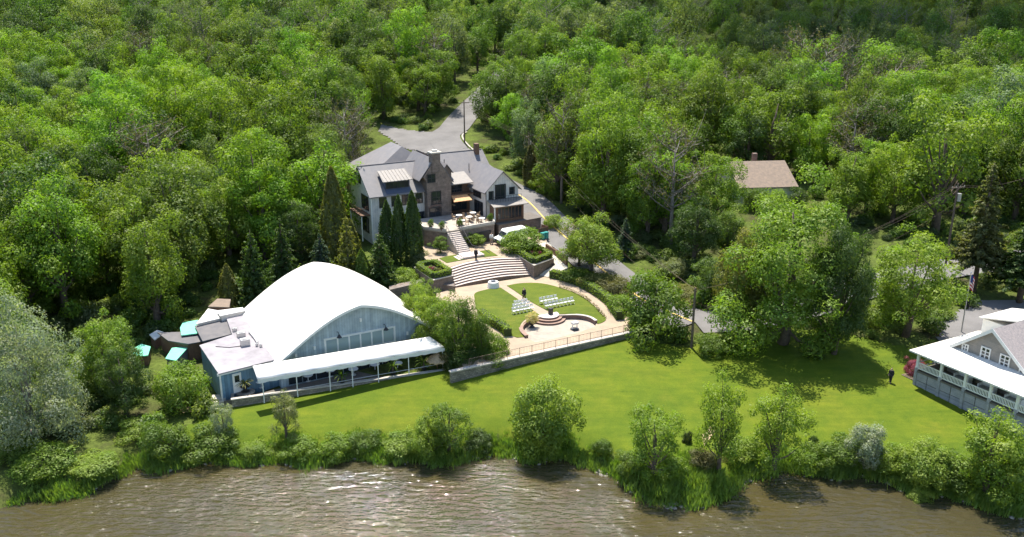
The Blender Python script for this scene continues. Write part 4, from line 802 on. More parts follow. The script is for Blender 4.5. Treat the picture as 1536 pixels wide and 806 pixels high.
# front retaining wall and railing
gwall = thing('garden_wall', 'long grey stone retaining wall between garden and lawn', 'wall', (*(4.01, 96.22),2.3)); GF = Fr((-5.30,90.80), TH); gl = math.dist((-5.30,90.80), (14.62, 102, 4)[:2])
obj('wall', MB().box(GF, -1.7, gl+.6, -.35, .05, 1.2, 3.92), M['stone'], gwall); obj('cap', MB().box(GF, -1.8, gl+.7, -.43, .1, 3.924, 4.06), M['stone_cap'], gwall)
gr = thing('garden_railing', 'thin bronze railing along the top of the garden wall', 'railing', (*(4.01, 96.22),4.06))
for z in (4.25, 5.0): obj('rail', MB().tube([GF.p(0.6,-.12,z), GF.p(gl,-.12,z)], .022, 6), M['iron'], gr)
for k in range(15): q = GF.p(.6+(gl-.6)*k/14, -.12, 0); obj('post', MB().cyl(q[0], q[1], 4.06, 5.05, .03, n=6), M['iron'], gr)
bal_ = MB()
for k in range(112): q = GF.p(.7+(gl-.7)*k/112, -.12, 0); bal_.cyl(q[0], q[1], 4.26, 5.0, .008, n=4)
stuff(obj('baluster', bal_, M['iron'], gr))
# amphitheatre steps
bc = spline([(-7.7, 116.01, 4.6)[:2],(-5.18, 118.06, 4.6)[:2],(-1.13, 120.26, 4.6)[:2],(3.03, 121.18, 4.6)[:2]], 5); tcv = spline([(-8.74, 119.41, 6.3)[:2],(-6.08, 122.18, 6.3)[:2],(-2.62, 123.83, 6.3)[:2],(1.16, 124.25, 6.3)[:2]], 5)
amp = thing('amphitheatre_steps', 'wide curved flight of pale stone steps above the garden lawn', 'steps', (*(-2.17, 120.68),5.1)); NS = 8
def lerp(t): return [tuple(np.array(p)*(1-t)+np.array(q)*t) for p, q in zip(bc, tcv)]
up_ = lerp(1.12)
for k in range(NS):
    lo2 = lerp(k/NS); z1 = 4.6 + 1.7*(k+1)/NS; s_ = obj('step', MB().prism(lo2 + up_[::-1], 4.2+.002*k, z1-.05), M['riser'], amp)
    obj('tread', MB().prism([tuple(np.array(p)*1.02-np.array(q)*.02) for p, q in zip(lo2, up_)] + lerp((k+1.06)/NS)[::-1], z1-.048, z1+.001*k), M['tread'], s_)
# upper court
UC = [(-11.02, 120.01, 6.3)[:2],(-8.76, 119.71, 6.3)[:2],(-6.09, 122.49, 6.3)[:2],(-2.6, 124.16, 6.3)[:2],(1.54, 124.42, 6.3)[:2],(3.19, 129.12, 6.3)[:2],(5.47, 131.24, 6.3)[:2],(5.04, 136.43, 6.3)[:2],(-2.99, 139.17, 6.3)[:2],(-13.51, 137.2, 6.3)[:2],(-13.77, 127.06, 6.3)[:2]]
sheet('court_paving', UC, M['paving'], 0, zf=lambda x, y: 6.3+0*x, skirt=3.0, cuts=())
sheet('court_lawn', [(-10.51, 123.77, 6.35)[:2],(-9.3, 124.91, 6.35)[:2],(-3.47, 128.02, 6.35)[:2],(-2.04, 125.07, 6.35)[:2],(-5.48, 123.93, 6.35)[:2],(-9.26, 121.55, 6.35)[:2]], M['garden_lawn'], 0.05, zf=lambda x, y: 6.3+0*x, cuts=())
rp = [((2.94, 131.24, 6.3),(5.5, 131.96, 6.3)),((5.26, 125.71, 6.1),(7.51, 124.09, 6.1)),((6.21, 122.81, 5.6),(7.95, 121.57, 5.6)),((3.59, 121.12, 4.65),(5.07, 120.23, 4.65))]
v = [p for pr in rp for p in pr]; v2 = [(x,y,z-2) for x,y,z in v]; f = [(2*i,2*i+1,2*i+3,2*i+2) for i in range(3)] + [(2*i,2*i+2,2*i+10,2*i+8) for i in range(3)] + [(2*i+1,2*i+9,2*i+11,2*i+3) for i in range(3)]
struct(obj('concrete_ramp', MB().add([(x,y,z+.03) for x,y,z in v]+v2, f), M['concrete']))
# stone planters with box hedges
def hedge_mesh(path, width, h, leaf=0.2, dens=42, seed=1):
    rng = np.random.default_rng(seed); P2 = np.array(path, float); L = np.hypot(*np.diff(P2, axis=0).T); cs = np.concatenate([[0], np.cumsum(L)]); n = int(cs[-1]*(2*h+width)*dens)
    s = rng.random(n)*cs[-1]; x = np.interp(s, cs, P2[:,0]); y = np.interp(s, cs, P2[:,1]); i = np.clip(np.searchsorted(cs, s)-1, 0, len(L)-1); T = np.diff(P2, axis=0)[i]/L[i][:,None]; N = np.stack([T[:,1],-T[:,0]],1)
    q = rng.random(n)*(2*h+width); side = np.where(q < h, -1, np.where(q > h+width, 1, 0)); off = np.where(side == 0, q-h-width/2, side*width/2); z = np.where(side == -1, q, np.where(side == 1, 2*h+width-q, h))
    j = rng.normal(scale=0.045, size=(n,3)); c = np.stack([x+N[:,0]*off, y+N[:,1]*off, z],1)+j; nn = np.where((side == 0)[:,None], np.array([0,0,1.0]), np.concatenate([N*side[:,None], 0.2*np.ones((n,1))],1)) + rng.normal(scale=.5,size=(n,3))
    return leafmesh(c, nn, leaf, rng)
def hedge(label, paths, width, h, z, tint, seed, zfun=None):
    c = paths[0][0]; t = thing('hedge', label, 'hedge', (c[0], c[1], z))
    for k, path in enumerate(paths):
        pth = [(p[0]-c[0], p[1]-c[1]) for p in path]; V, F = hedge_mesh(pth, width, h, seed=seed+k)
        if zfun is not None: V[:,2] += np.array([zfun(x+c[0], y+c[1]) for x, y in V[:,:2]]) - z
        o = place('foliage', mesh_np('foliage', V, F), M['leaf'], t); o.color = (*tint, 1)
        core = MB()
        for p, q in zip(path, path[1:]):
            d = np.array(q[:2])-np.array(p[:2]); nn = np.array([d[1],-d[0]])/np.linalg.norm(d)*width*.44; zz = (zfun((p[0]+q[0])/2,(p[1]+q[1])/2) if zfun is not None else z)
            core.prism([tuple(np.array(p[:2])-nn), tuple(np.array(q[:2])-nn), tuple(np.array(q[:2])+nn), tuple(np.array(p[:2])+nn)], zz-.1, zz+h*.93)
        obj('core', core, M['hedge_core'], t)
    return t
def planter(label, hl, px, ztop, zbot, seed, gap=.0):
    pts = px; c = (sum(p[0] for p in pts)/4, sum(p[1] for p in pts)/4); t = thing('stone_planter', label, 'planter', (*c, zbot), 'square stone planters'); obj('wall', MB().prism(pts, zbot-.5, ztop), M['stone_warm'], t); obj('cap', MB().prism(inset(pts,1.03), ztop+.003, ztop+.1), M['stone_cap'], t); obj('soil', MB().prism(inset(pts,.93), ztop+.103, ztop+.16), M['mud'], t)
    q = inset(pts, .82); hedge(hl, [q+[q[0]]], 0.75, 0.75, ztop+.12, TINT['lime'], seed)
    rg = random.Random(seed)
    for k in range(7):
        x = c[0]+rg.uniform(-.9,.9); y = c[1]+rg.uniform(-.7,.7); plant('round', x, y, ztop+.14, .6, .8, (TINT['pale'],TINT['pink'],TINT['bright'],TINT['olive'])[k%4], ('first','second','third','fourth','fifth','sixth','seventh')[k] + ' small flowering plant inside the hedge ring ' + ('right' if seed == 3 else 'left') + ' of the steps', 'plant', 'flowers inside the planters')
planter('square stone planter right of the curved steps', 'square clipped hedge ring on the planter right of the steps', [(0, 126.74, 6.4)[:2],(3.08, 120.01, 6.4)[:2],(6.04, 123.45, 6.4)[:2],(3.1, 129.48, 6.4)[:2]], 6.4, 5.0, 3)
planter('square stone planter left of the curved steps', 'square clipped hedge ring on the planter left of the steps', [(-13.61, 119.72, 6.2)[:2],(-10.54, 114.21, 6.2)[:2],(-7.98, 116.18, 6.2)[:2],(-10.96, 121.56, 6.2)[:2]], 6.2, 4.2, 8)
wl_ = thing('planter_wall', 'stone wall running left from the curved steps behind the hall', 'wall', (-9.91, 116.96, 4.2)); obj('wall', MB().prism([(-16.33, 113.02, 5.2)[:2],(-12.02, 116.3, 5.2)[:2],(-7.62, 114.37, 5.2)[:2],(-8.01, 116.3, 5.2)[:2],(-11.83, 118.3, 5.2)[:2],(-16.54, 114.64, 5.2)[:2]], 2.5, 5.3), M['stone_warm'], wl_)
# hedges round the lawn
hp = spline([(5.46, 120.38),(6.91, 119.5),(9, 117.21),(10.76, 114.18),(12.13, 110.78),(13.02, 107.57),(13.5, 104.99)], 5)
hedge('long curved clipped hedge bordering the right garden path', [hp], 1.1, 1.1, 4.6, TINT['lime'], 20, zfun=gz)
lh = spline([(-3.92, 105.19),(-2.44, 102.24),(-0.88, 100.27),(-0.47, 99.12)], 4); hedge('clipped hedge along the left edge of the garden beside the yellow trees', [lh], 1.0, 1.0, 4.8, TINT['lime'], 30, zfun=gz)
eb = thing('lawn_edging', 'thin dark edging border along the right lawn curve', 'edging', (*(9.8, 111.03),5)); e2 = spline([(6.45, 115.87),(8.07, 114.18),(9.43, 111.94),(10.43, 109.17),(11.22, 106.61),(11.68, 105.16)], 4)
o = place('foliage', mesh_np('foliage', *[(lambda VF: (np.concatenate([VF[0][:,:2], (VF[0][:,2]+np.array([gz(x+e2[0][0],y+e2[0][1]) for x,y in VF[0][:,:2]])-5)[:,None]],1), VF[1]))(hedge_mesh([(p[0]-e2[0][0],p[1]-e2[0][1]) for p in e2], .3, .3, .14, 60, 5))][0]), M['leaf'], eb, (e2[0][0]-eb.location.x, e2[0][1]-eb.location.y, 0)); o.color = (*TINT['russet'],1)
# folding chairs
def chair_mesh():
    m = MB(); f = WORLD; m.box(f,-.22,.22,-.2,.2,.43,.47).box(f,-.21,.21,.2,.23,.62,.92)
    for a in (-.2,.2): m.tube([(a,.3,0),(a,-.12,.5),(a,-.18,.44)],.018,5).tube([(a,-.25,0),(a,.19,.5),(a,.23,.93)],.018,5)
    me = bpy.data.meshes.new('folding_chair'); me.from_pydata(m.v, [], m.f); me.materials.append(M['white']); return me
CHM = chair_mesh()
def chair_row(p0, n, dx, lab):
    for k in range(n):
        x, y = p0[0]+GE1[0]*dx*k, p0[1]+GE1[1]*dx*k; o = place('folding_chair', CHM, None, None, (x, y, float(gz(x,y))+.05), R(TH)+rnd.gauss(0,.05), (.98,)*3)
        tag(o, ('leftmost','second from left','third from left','fourth from left','fifth from left','sixth from left','seventh from left','eighth from left')[k] + ' ' + lab, 'chair', 'white folding chairs on the garden lawn')
chair_row((0.25, 105.65), 6, .52, 'white folding chair in the front row left of the garden path'); chair_row((0.34, 106.84), 5, .52, 'white folding chair in the middle row left of the garden path'); chair_row((0.51, 108.04), 4, .52, 'white folding chair in the back row left of the garden path')
chair_row((4.42, 107.56), 8, .55, 'white folding chair in the front row right of the garden path'); chair_row((3.79, 109.27), 5, .55, 'white folding chair in the back row right of the garden path')
# small garden things
x, y = (-2.55, 116.09); t = thing('gift_table', 'small round table under a white cloth at the head of the path', 'table', (x,y,4.6)); obj('cloth', MB().tube([(x,y,4.62),(x,y,5.35),(x,y,5.4)],[.85,.72,.7],16), M['white_cloth'], t); obj('box', MB().box(Fr((x,y),20),-.3,.3,-.2,.2,5.41,5.55), M['navy'], t)
x, y = (7.65, 102.22, 4)[:2]; t = thing('signing_table', 'small white table standing on the patio', 'table', (x,y,4.03)); obj('cloth', MB().box(Fr((x,y),TH),-.4,.4,-.3,.3,4.7,4.95), M['white_cloth'], t)
for a in (-.33,.33): obj('leg', MB().box(Fr((x,y),TH),a-.04,a+.04,-.05,.05,4.03,4.7), M['white'], t)
obj('base', MB().cyl(x,y,4.03,4.07,.55,n=16), M['dark'], t)
x, y = (4.85, 105.65); t = thing('speaker_box', 'black loudspeaker box at the top of the patio steps', 'speaker', (x,y,4.6)); obj('body', MB().box(Fr((x,y),TH+10),-.25,.25,-.22,.22,4.62,5.45), M['dark'], t, bevel=.03); obj('grille', MB().box(Fr((x,y),TH+10),-.2,.2,-.25,-.222,4.7,5.35), M['black_iron'], t)
x, y = (2.46, 102.87, 4)[:2]; t = thing('flower_urn', 'dark urn filled with cream flowers on the patio left', 'urn', (x,y,4.03)); obj('urn', MB().tube([(x,y,4.03),(x,y,4.1),(x,y,4.25),(x,y,4.7)],[.35,.3,.15,.45],14), M['black_iron'], t)
o = place('flowers', PROTO['round'][0][1], None, t, (0,0,.6), .5, (.42,.42,.42)); o.color = (0.55,0.47,0.25,1)
# ------------------------------------------------------------------ dark fence and bin enclosure by the ramp
fw = thing('ramp_wall', 'dark low wall with pale handrail along the ramp', 'wall', (6.25, 126.04, 6)); a, b = (4.98, 128.77, 6.3), (7.7, 122.18, 5.9); ff = Fr(a[:2], math.degrees(math.atan2(b[1]-a[1], b[0]-a[0]))); L = math.dist(a[:2], b[:2])
obj('wall', MB().box(ff,0,L,0,.3,4.5,7.0), M['wood'], fw); obj('handrail', MB().tube([ff.p(0,.15,7.35), ff.p(L,.15,7.15)], .045, 6), M['steel'], fw)
for k in range(4): q = ff.p(L*k/3,.15,0); obj('post', MB().cyl(q[0],q[1],7.0,7.35-.2*k/3,.03,n=6), M['steel'], fw)
en = thing('bin_enclosure', 'dark brown slatted bin enclosure at the roadside', 'fence', (4.91, 135.73, 6.5)); ef = Fr((4.12, 133.81, 6.4)[:2], TH+12)
for k in range(10): obj('slat', MB().box(ef, .2*k, .2*k+.17, 0, .05, 6.3, 8.0), M['wood'], en)
for k in range(8): obj('slat', MB().box(ef, 2.0, 2.05, .06+.2*k, .06+.2*k+.17, 6.3, 8.0), M['wood'], en)
for k, (u_, lab) in enumerate(((.4,'turquoise wheelie bin nearest the shrub behind the van'),(1.1,'turquoise wheelie bin nearest the roadside enclosure'))):
    b_ = thing('wheelie_bin', lab, 'bin', ef.p(u_,-.5,6.33), 'turquoise bins'); M.setdefault('bin', mat_plain('bin_plastic',(0.03,0.3,0.28),.5)); obj('body', MB().prism([ef.p(u_-.26,-.8,0)[:2],ef.p(u_+.26,-.8,0)[:2],ef.p(u_+.26,-.2,0)[:2],ef.p(u_-.26,-.2,0)[:2]],6.4,7.3), M['bin'], b_); obj('lid', MB().box(ef,u_-.29,u_+.29,-.84,-.16,7.3,7.38), M['bin'], b_)

# ------------------------------------------------------------------ lakeside house at the right edge
RF = Fr((44.1, 90.1), -61.5)       # a: along the porch towards the viewer's right, b: into the house
rh = thing('lakeside_house', 'taupe lakeside house with white wraparound porch at the right edge', 'house', RF.p(7, 6, 2.2))
E1, DPT = 14.5, 2.8
obj('wall', MB().solid([RF.p(1.75,DPT,1.5), RF.p(1.75,DPT,6.9), RF.p(6.3,DPT,10.45), RF.p(10.85,DPT,6.9), RF.p(10.85,DPT,1.5)], (RF.e2[0]*11, RF.e2[1]*11, 0)), M['taupe'], rh)
sl = (10.45-6.9)/4.55
obj('roof', MB().solid([RF.p(6.3,DPT-.35,10.5), RF.p(11.6,DPT-.35,10.5-sl*5.3), RF.p(11.6,14.2,10.5-sl*5.3), RF.p(6.3,14.2,10.5)], (0,0,.14)), M['shingle'], rh)
obj('roof', MB().solid([RF.p(6.3,DPT-.35,10.5), RF.p(6.3,14.2,10.5), RF.p(1.2,14.2,10.5-sl*5.1), RF.p(1.2,DPT-.35,10.5-sl*5.1)], (0,0,.14)), M['white_roof'], rh)
for s0, s1 in ((1.2,6.3),(11.6,6.3)):
    za_, zb_ = 10.5-sl*abs(6.3-s0), 10.5; obj('rake_board', MB().solid([RF.p(s0,DPT-.4,za_-.25), RF.p(s1,DPT-.4,zb_-.25), RF.p(s1,DPT-.4,zb_+.16), RF.p(s0,DPT-.4,za_+.16)], (RF.e2[0]*.045, RF.e2[1]*.045, 0)), M['white'], rh)
obj('flat_dormer_wall', MB().box(RF, 2.2, 6.0, 7.0, 12.0, 7.0, 9.55), M['white'], rh); obj('flat_dormer_roof', MB().solid([RF.p(1.9,6.6,9.56), RF.p(6.25,6.6,10.55), RF.p(6.25,12.4,10.55), RF.p(1.9,12.4,9.56)], (0,0,.14)), M['white_roof'], rh)
for a, w_, z0, z1, r_ in ((3.45,.5,7.15,7.75,2),(5.75,.85,7.1,8.2,3),(7.9,.85,7.05,8.15,3),(10.0,.7,7.0,7.6,2)): window(rh, RF, 'f', DPT, a, w_, z0, z1, 2, r_, 'white', 'glass', .13)
# wraparound porch
pr_ = thing('porch', 'white railed porch on grey board skirting wrapping the lakeside house', 'porch', RF.p(6, 1, 1.9))
obj('floor', MB().box(RF, 0, E1, 0, DPT-.004, 3.9, 4.1), M['deck'], pr_); obj('floor', MB().box(RF, 0, 1.74, DPT, 10, 3.9, 4.1), M['deck'], pr_)
obj('porch_roof', MB().solid([RF.p(-.7,-.6,6.15), RF.p(E1,-.6,6.15), RF.p(E1,DPT-.02,6.95), RF.p(1.73,DPT-.02,6.95)], (0,0,.16)), M['white_roof'], pr_)
obj('porch_roof', MB().solid([RF.p(-.7,-.6,6.15), RF.p(1.73,DPT-.02,6.95), RF.p(1.73,11,6.95), RF.p(-.7,11,6.15)], (0,0,.16)), M['white_roof'], pr_)
for k in range(26):
    a = .2+.55*k; zb = 6.32; obj('roof_seam', MB().solid([RF.p(a,-.58,zb), RF.p(a+.05,-.58,zb), RF.p(a+.05,max(DPT-.1,0) if a > 1.7 else a*1.3-.6+.7,zb+.78*( (DPT-.1+.6)/(DPT+.58) if a > 1.7 else (a*1.3+.7)/(DPT+.58))), RF.p(a,max(DPT-.1,0) if a > 1.7 else a*1.3+.1,zb+.78*((DPT-.1+.6)/(DPT+.58) if a > 1.7 else (a*1.3+.7)/(DPT+.58)))], (0,0,.035)), M['white'], pr_)
PX = [0.06, 2.95, 5.8, 8.65, 11.5, 14.3]
for a in PX: obj('post', MB().box(RF, a-.13, a+.13, .0, .26, 1.6, 6.15), M['white'], pr_)
for a in PX: obj('pilaster', MB().box(RF, a-.16, a+.16, -.06, -.004, 1.6, 4.4), M['grey_board'], pr_)
for b in (3.2, 6.4, 9.6): obj('post', MB().box(RF, -.07, .19, b-.13, b+.13, 1.6, 6.15), M['white'], pr_)
for a0, a1 in zip(PX, PX[1:]):
    for z in (4.3, 4.95): obj('rail', MB().box(RF, a0+.13, a1-.13, .06, .16, z, z+.09), M['white'], pr_)
    bl = MB(); nb = 16
    for k in range(nb): a = a0+.2+(a1-a0-.4)*k/(nb-1); bl.box(RF, a-.035, a+.035, .085, .135, 4.392, 4.948)
    stuff(obj('baluster', bl, M['white'], pr_))
    mid = (a0+a1)/2
    for x0, x1 in ((a0+.17, mid-.04), (mid+.04, a1-.17)):
        for z0, z1 in ((1.5,2.9),(2.98,4.1)): obj('skirting_panel', MB().box(RF, x0, x1, .05, .12, z0, z1), M['grey_board'], pr_)
obj('skirting_back', MB().box(RF, .02, E1, .122, .2, 1.4, 3.88), M['deck'], pr_)
obj('skirting_side', MB().box(RF, .0, .08, .27, 10, 1.4, 3.88), M['grey_board'], pr_)
for z in (4.3, 4.95): obj('rail', MB().box(RF, .03, .12, .3, 9.5, z, z+.09), M['white'], pr_)
for k, (a, lab) in enumerate(((4.4,'white porch sofa nearest the flagpole corner'),(7.2,'white porch sofa in the third bay'),(10.2,'white porch sofa in the fourth bay'))):
    t = thing('porch_sofa', lab, 'sofa', RF.p(a,1.9,4.1), 'porch sofas'); obj('seat', MB().box(RF,a-.8,a+.8,1.4,2.1,4.15,4.55), M['cushion'], t, bevel=.05); obj('backrest', MB().box(RF,a-.8,a+.8,2.1,2.3,4.15,5.05), M['white'], t, bevel=.04)
    for s_ in (-.8,.8): obj('arm', MB().box(RF,a+s_-.08,a+s_+.08,1.4,2.09,4.15,4.8), M['white'], t)
bdx = RF.p(-1.4, 2.0, 0); bed = thing('flower_bed', 'stone-edged flower bed by the porch corner', 'planter', (bdx[0],bdx[1],2.2)); obj('edging', MB().box(RF,-2.1,-.2,.6,3.2,1.9,2.55), M['stone_warm'], bed); obj('soil', MB().box(RF,-2.0,-.3,.7,3.1,2.55,2.6), M['mud'], bed)
plant('round', bdx[0]-.1, bdx[1]+.1, 2.55, 1.9, 2.4, TINT['pink'], 'pink flowering azalea by the porch corner', 'shrub')
# flagpole
fp = (55.25, 102.83, 3.4); fl = thing('flagpole', 'slim white flagpole with drooping flag by the parking lot', 'flagpole', fp)
ztop = 11.0; obj('pole', MB().cyl(fp[0],fp[1],fp[2]-.3,ztop,.09,.05,n=8), M['steel'], fl); obj('finial', MB().tube([(fp[0],fp[1],ztop),(fp[0],fp[1],ztop+.12),(fp[0],fp[1],ztop+.22)],[.05,.11,.03],8), M['steel'], fl)
fx, fy = fp[0], fp[1]
for k in range(9):
    v = []; 
    for i in range(7):
        u_ = i/6; xx = fx+.08+u_*.85*(0.55+.1*math.sin(3*u_)); yy = fy+.12*math.sin(6*u_); z0 = ztop-.2-k*.2-u_*u_*.75; v += [(xx,yy,z0),(xx,yy,z0-.19)]
    ob = obj('stripe', MB().add(v, [(2*i,2*i+2,2*i+3,2*i+1) for i in range(6)]), M['red'] if k%2 == 0 else M['white_cloth'], fl); ob.modifiers.new('s','SOLIDIFY').thickness = .012
v = []
for i in range(4):
    u_ = i/6; xx = fx+.08+u_*.85*(0.55+.1*math.sin(3*u_)); yy = fy+.12*math.sin(6*u_)-.03; z0 = ztop-.2-u_*u_*.75; v += [(xx,yy,z0),(xx,yy,z0-.95)]
ob = obj('canton', MB().add(v, [(2*i,2*i+2,2*i+3,2*i+1) for i in range(3)]), M['blue'], fl); ob.modifiers.new('s','SOLIDIFY').thickness = .012
v = []
for i in range(6):
    u_ = i/5; v += [(fx+.07+u_*.35, fy+.08*math.sin(5*u_), ztop-2.9-u_*u_*.6), (fx+.07+u_*.3, fy+.08*math.sin(5*u_), ztop-4.3-u_*u_*.4)]
ob = obj('lower_flag', MB().add(v, [(2*i,2*i+2,2*i+3,2*i+1) for i in range(5)]), M['black_cloth'], fl); ob.modifiers.new('s','SOLIDIFY').thickness = .012
# tan-roofed house among the trees
BF = Fr((39.3, 152.0), 6); gzb = 7.2; bh = thing('woodland_house', 'tan shingle-roofed house half hidden by trees', 'house', BF.p(4,4,gzb))
obj('wall', gable_body(BF, 0, 10, 0, 13, gzb-1, gzb+3.2, gzb+6.2, 'a'), M['offwhite'], bh)
for m_ in gable_roof(BF, 0, 10, 0, 13, gzb+3.2, gzb+6.2, 'a', .5): obj('roof', m_, M['tan_roof'], bh)
obj('chimney', MB().box(BF, 5.4, 6.2, 9.0, 9.8, gzb+4.5, gzb+7.2), M['brick'], bh)
for a in (2.0, 4.5, 7.0): window(bh, BF, 'f', 0, a, 1.1, gzb+.9, gzb+2.2, 2, 2, 'white', 'glass', .1)

# ------------------------------------------------------------------ white step van in the court
vp = (-2.1, 129.3, 6.35); VF = Fr((vp[0]+.3, vp[1]+.2), TH+2); vz = 6.33
van = thing('delivery_van', 'white box van parked behind the leafy shrub in the court', 'van', VF.p(2.6,1,vz))
prof = [(.0,.45),(.0,1.0),(.75,1.2),(1.3,2.0),(1.5,2.2),(5.0,2.25),(5.0,.45)]
bd = MB().solid([VF.p(a,0,vz+z) for a, z in prof], (VF.e2[0]*2, VF.e2[1]*2, 0)); obj('body', bd, M['white'], van, bevel=.05)
obj('windscreen', MB().solid([VF.p(.82,.2,vz+1.36), VF.p(1.26,.2,vz+1.95), VF.p(1.26,1.8,vz+1.95), VF.p(.82,1.8,vz+1.36)], (-VF.e1[0]*.06, -VF.e1[1]*.06, .03)), M['glass'], van)
obj('side_window', MB().solid([VF.p(1.0,-.02,vz+1.35), VF.p(1.45,-.02,vz+2.05), VF.p(2.1,-.02,vz+2.05), VF.p(2.1,-.02,vz+1.35)], (VF.e2[0]*.015, VF.e2[1]*.015, 0)), M['glass'], van)
obj('bumper', MB().box(VF,-.12,-.005,.05,1.95,vz+.35,vz+.6), M['dark'], van); obj('grille', MB().box(VF,-.05,-.004,.5,1.5,vz+.65,vz+.92), M['dark'], van)
for b in (.15, 1.55): obj('headlight', MB().box(VF,-.05,-.004,b,b+.3,vz+.68,vz+.9), M['glass_pale'], van)
for a in (1.0, 4.4):
    for b, s_ in ((-.06,1),(1.82,1)):
        wh = obj('wheel', MB().tube([VF.p(a,b,vz+.36), VF.p(a,b+.24,vz+.36)], .36, 16), M['rubber'], van); obj('rim', MB().tube([VF.p(a,b-.02 if b < 1 else b+.25,vz+.36), VF.p(a,b+.005 if b < 1 else b+.27,vz+.36)], .2, 12), M['steel'], wh)

# ------------------------------------------------------------------ people
def skin_mesh(verts, edges, radii, name):
    me = bpy.data.meshes.new(name); me.from_pydata(verts, edges, []); o = bpy.data.objects.new(name+'_tmp', me); C.objects.link(o)
    o.modifiers.new('skin','SKIN'); 
    for i, r_ in enumerate(radii): me.skin_vertices[0].data[i].radius = (r_, r_)
    me.skin_vertices[0].data[0].use_root = True
    sb = o.modifiers.new('sub','SUBSURF'); sb.levels = 1; sb.render_levels = 1
    dg = bpy.context.evaluated_depsgraph_get(); dg.update(); m2 = bpy.data.meshes.new_from_object(o.evaluated_get(dg)); bpy.data.objects.remove(o); m2.name = name
    m2.polygons.foreach_set('use_smooth', [True]*len(m2.polygons)); return m2
def person(loc, face, label, top, bottom, stride=.12, scale=1.0):
    t = thing('person', label, 'person', loc); t.rotation_euler = (0,0,face); t.scale = (scale,)*3
    s = stride
    V = [(0,0,.95),(0,0,1.15),(0,.0,1.38),(0,-.01,1.5),(0,-.02,1.58),(0,-.03,1.66),(0,-.02,1.76),
         (.19,0,1.42),(.25,.03*s,1.15),(.25,-.12,.92),(.25,-.16,.82),(.24,-.18,.74), (-.19,0,1.42),(-.25,.03,1.15),(-.25,-.08,.92),(-.25,-.12,.82),(-.24,-.14,.74),
         (.1,0,.9),(.11,-s*.7,.5),(.11,-s,.09),(.12,-s-.17,.03), (-.1,0,.9),(-.11,s*.5,.5),(-.11,s,.09),(-.12,s-.15,.03)]
    E_ = [(0,1),(1,2),(2,3),(3,4),(4,5),(5,6),(2,7),(7,8),(8,9),(9,10),(10,11),(2,12),(12,13),(13,14),(14,15),(15,16),(0,17),(17,18),(18,19),(19,20),(0,21),(21,22),(22,23),(23,24)]
    Rr = [.15,.135,.16,.07,.058,.095,.07,.075,.05,.04,.038,.022,.075,.05,.04,.038,.022,.1,.065,.045,.035,.1,.065,.045,.035]
    body = place('body', skin_mesh(V, E_, Rr, 'body'), M['skin'], t)
    iv = [0,1,2,7,8,9,12,13,14]; ix = {v: i for i, v in enumerate(iv)}; ee = [(ix[a], ix[b]) for a, b in E_ if a in ix and b in ix]
    place('jacket', skin_mesh([V[i] for i in iv], ee, [Rr[i]*1.22+.012 for i in iv], 'jacket'), top, t)
    iv = [0,17,18,19,21,22,23]; ix = {v: i for i, v in enumerate(iv)}; ee = [(ix[a], ix[b]) for a, b in E_ if a in ix and b in ix]
    place('trousers', skin_mesh([V[i] for i in iv], ee, [Rr[i]*1.2+.012 for i in iv], 'trousers'), bottom, t)
    place('hair', skin_mesh([(0,.01,1.7),(0,.02,1.78)], [(0,1)], [.105,.075], 'hair'), M['hair'], t)
    for x in (.12,-.12):
        y0 = -s-.1 if x > 0 else s-.08; sh = MB().box(WORLD, x-.05, x+.05, y0-.13, y0+.13, 0.0, .09); me = bpy.data.meshes.new('shoe'); me.from_pydata(sh.v, [], sh.f); place('shoe', me, M['dark'], t)
    return t
x, y = (1.57, 110.78); person((x,y,float(gz(x,y))+.03), R(TH+10), 'person in dark suit standing on the garden path by the chairs', M['black_cloth'], M['black_cloth'])
x, y, z = (-5.16, 123.06, 6.32); person((x,y,6.31), R(160), 'person in black standing at the head of the curved steps', M['black_cloth'], M['black_cloth'])
x, y = (41.71, 90.53); person((x,y,float(hz(x,y))+.08), R(-40), 'person in black walking on the lawn near the porch', M['black_cloth'], M['black_cloth'], .2)
x, y, z = (-3.14, 131.17, 6.32); person((x,y,6.31), R(20), 'person in white top standing in front of the van', M['white_cloth'], M['tan_cloth'])

# ------------------------------------------------------------------ utility poles and wires
def upole(x, y, ztop, label, arm=True, trans=False, az=0):
    z0 = float(hz(x,y)); t = thing('utility_pole', label, 'pole', (x,y,z0), 'utility poles'); obj('pole', MB().cyl(x,y,z0-.5,ztop,.17,.11,n=8), M['pole'], t); pts = []
    f = Fr((x,y), az)
    if arm:
        obj('crossarm', MB().box(f,-1.2,1.2,-.17,-.05,ztop-.7,ztop-.55), M['pole'], t)
        for a in (-1.1,-.4,.4,1.1): obj('insulator', MB().cyl(*f.p(a,-.11,0)[:2],ztop-.55,ztop-.35,.05,n=6), M['steel'], t); pts.append(f.p(a,-.11,ztop-.37))
    else: pts = [(x+.1,y,ztop-.3)]*4
    if trans: obj('transformer', MB().cyl(*f.p(.42,-.1,0)[:2],ztop-2.6,ztop-1.5,.3,n=12), M['steel'], t)
    return pts, (x,y,ztop-2.9)
pA = upole(*(-10.27, 194.07, 19.85), 'wooden utility pole at the bend behind the mansion', True, False, 20)
pB = upole(*(3.18, 168.75, 16.92), 'utility pole with transformer in the trees right of the mansion', True, True, 60)
pC = upole(*(21.26, 98.54, 10.62), 'bare utility pole beside the road next to the large bush', False)
pD = upole(*(62.9, 124.34, 17.24), 'tall utility pole with transformer behind the right trees', True, True, 20)
def wire(a, b, sag, label):
    P2 = [tuple(np.array(a)*(1-t)+np.array(b)*t - np.array([0,0,sag*4*t*(1-t)])) for t in np.linspace(0,1,15)]; tag(obj('power_line', MB().tube(P2, .013, 4), M['pole']), label, 'wire', 'power lines')
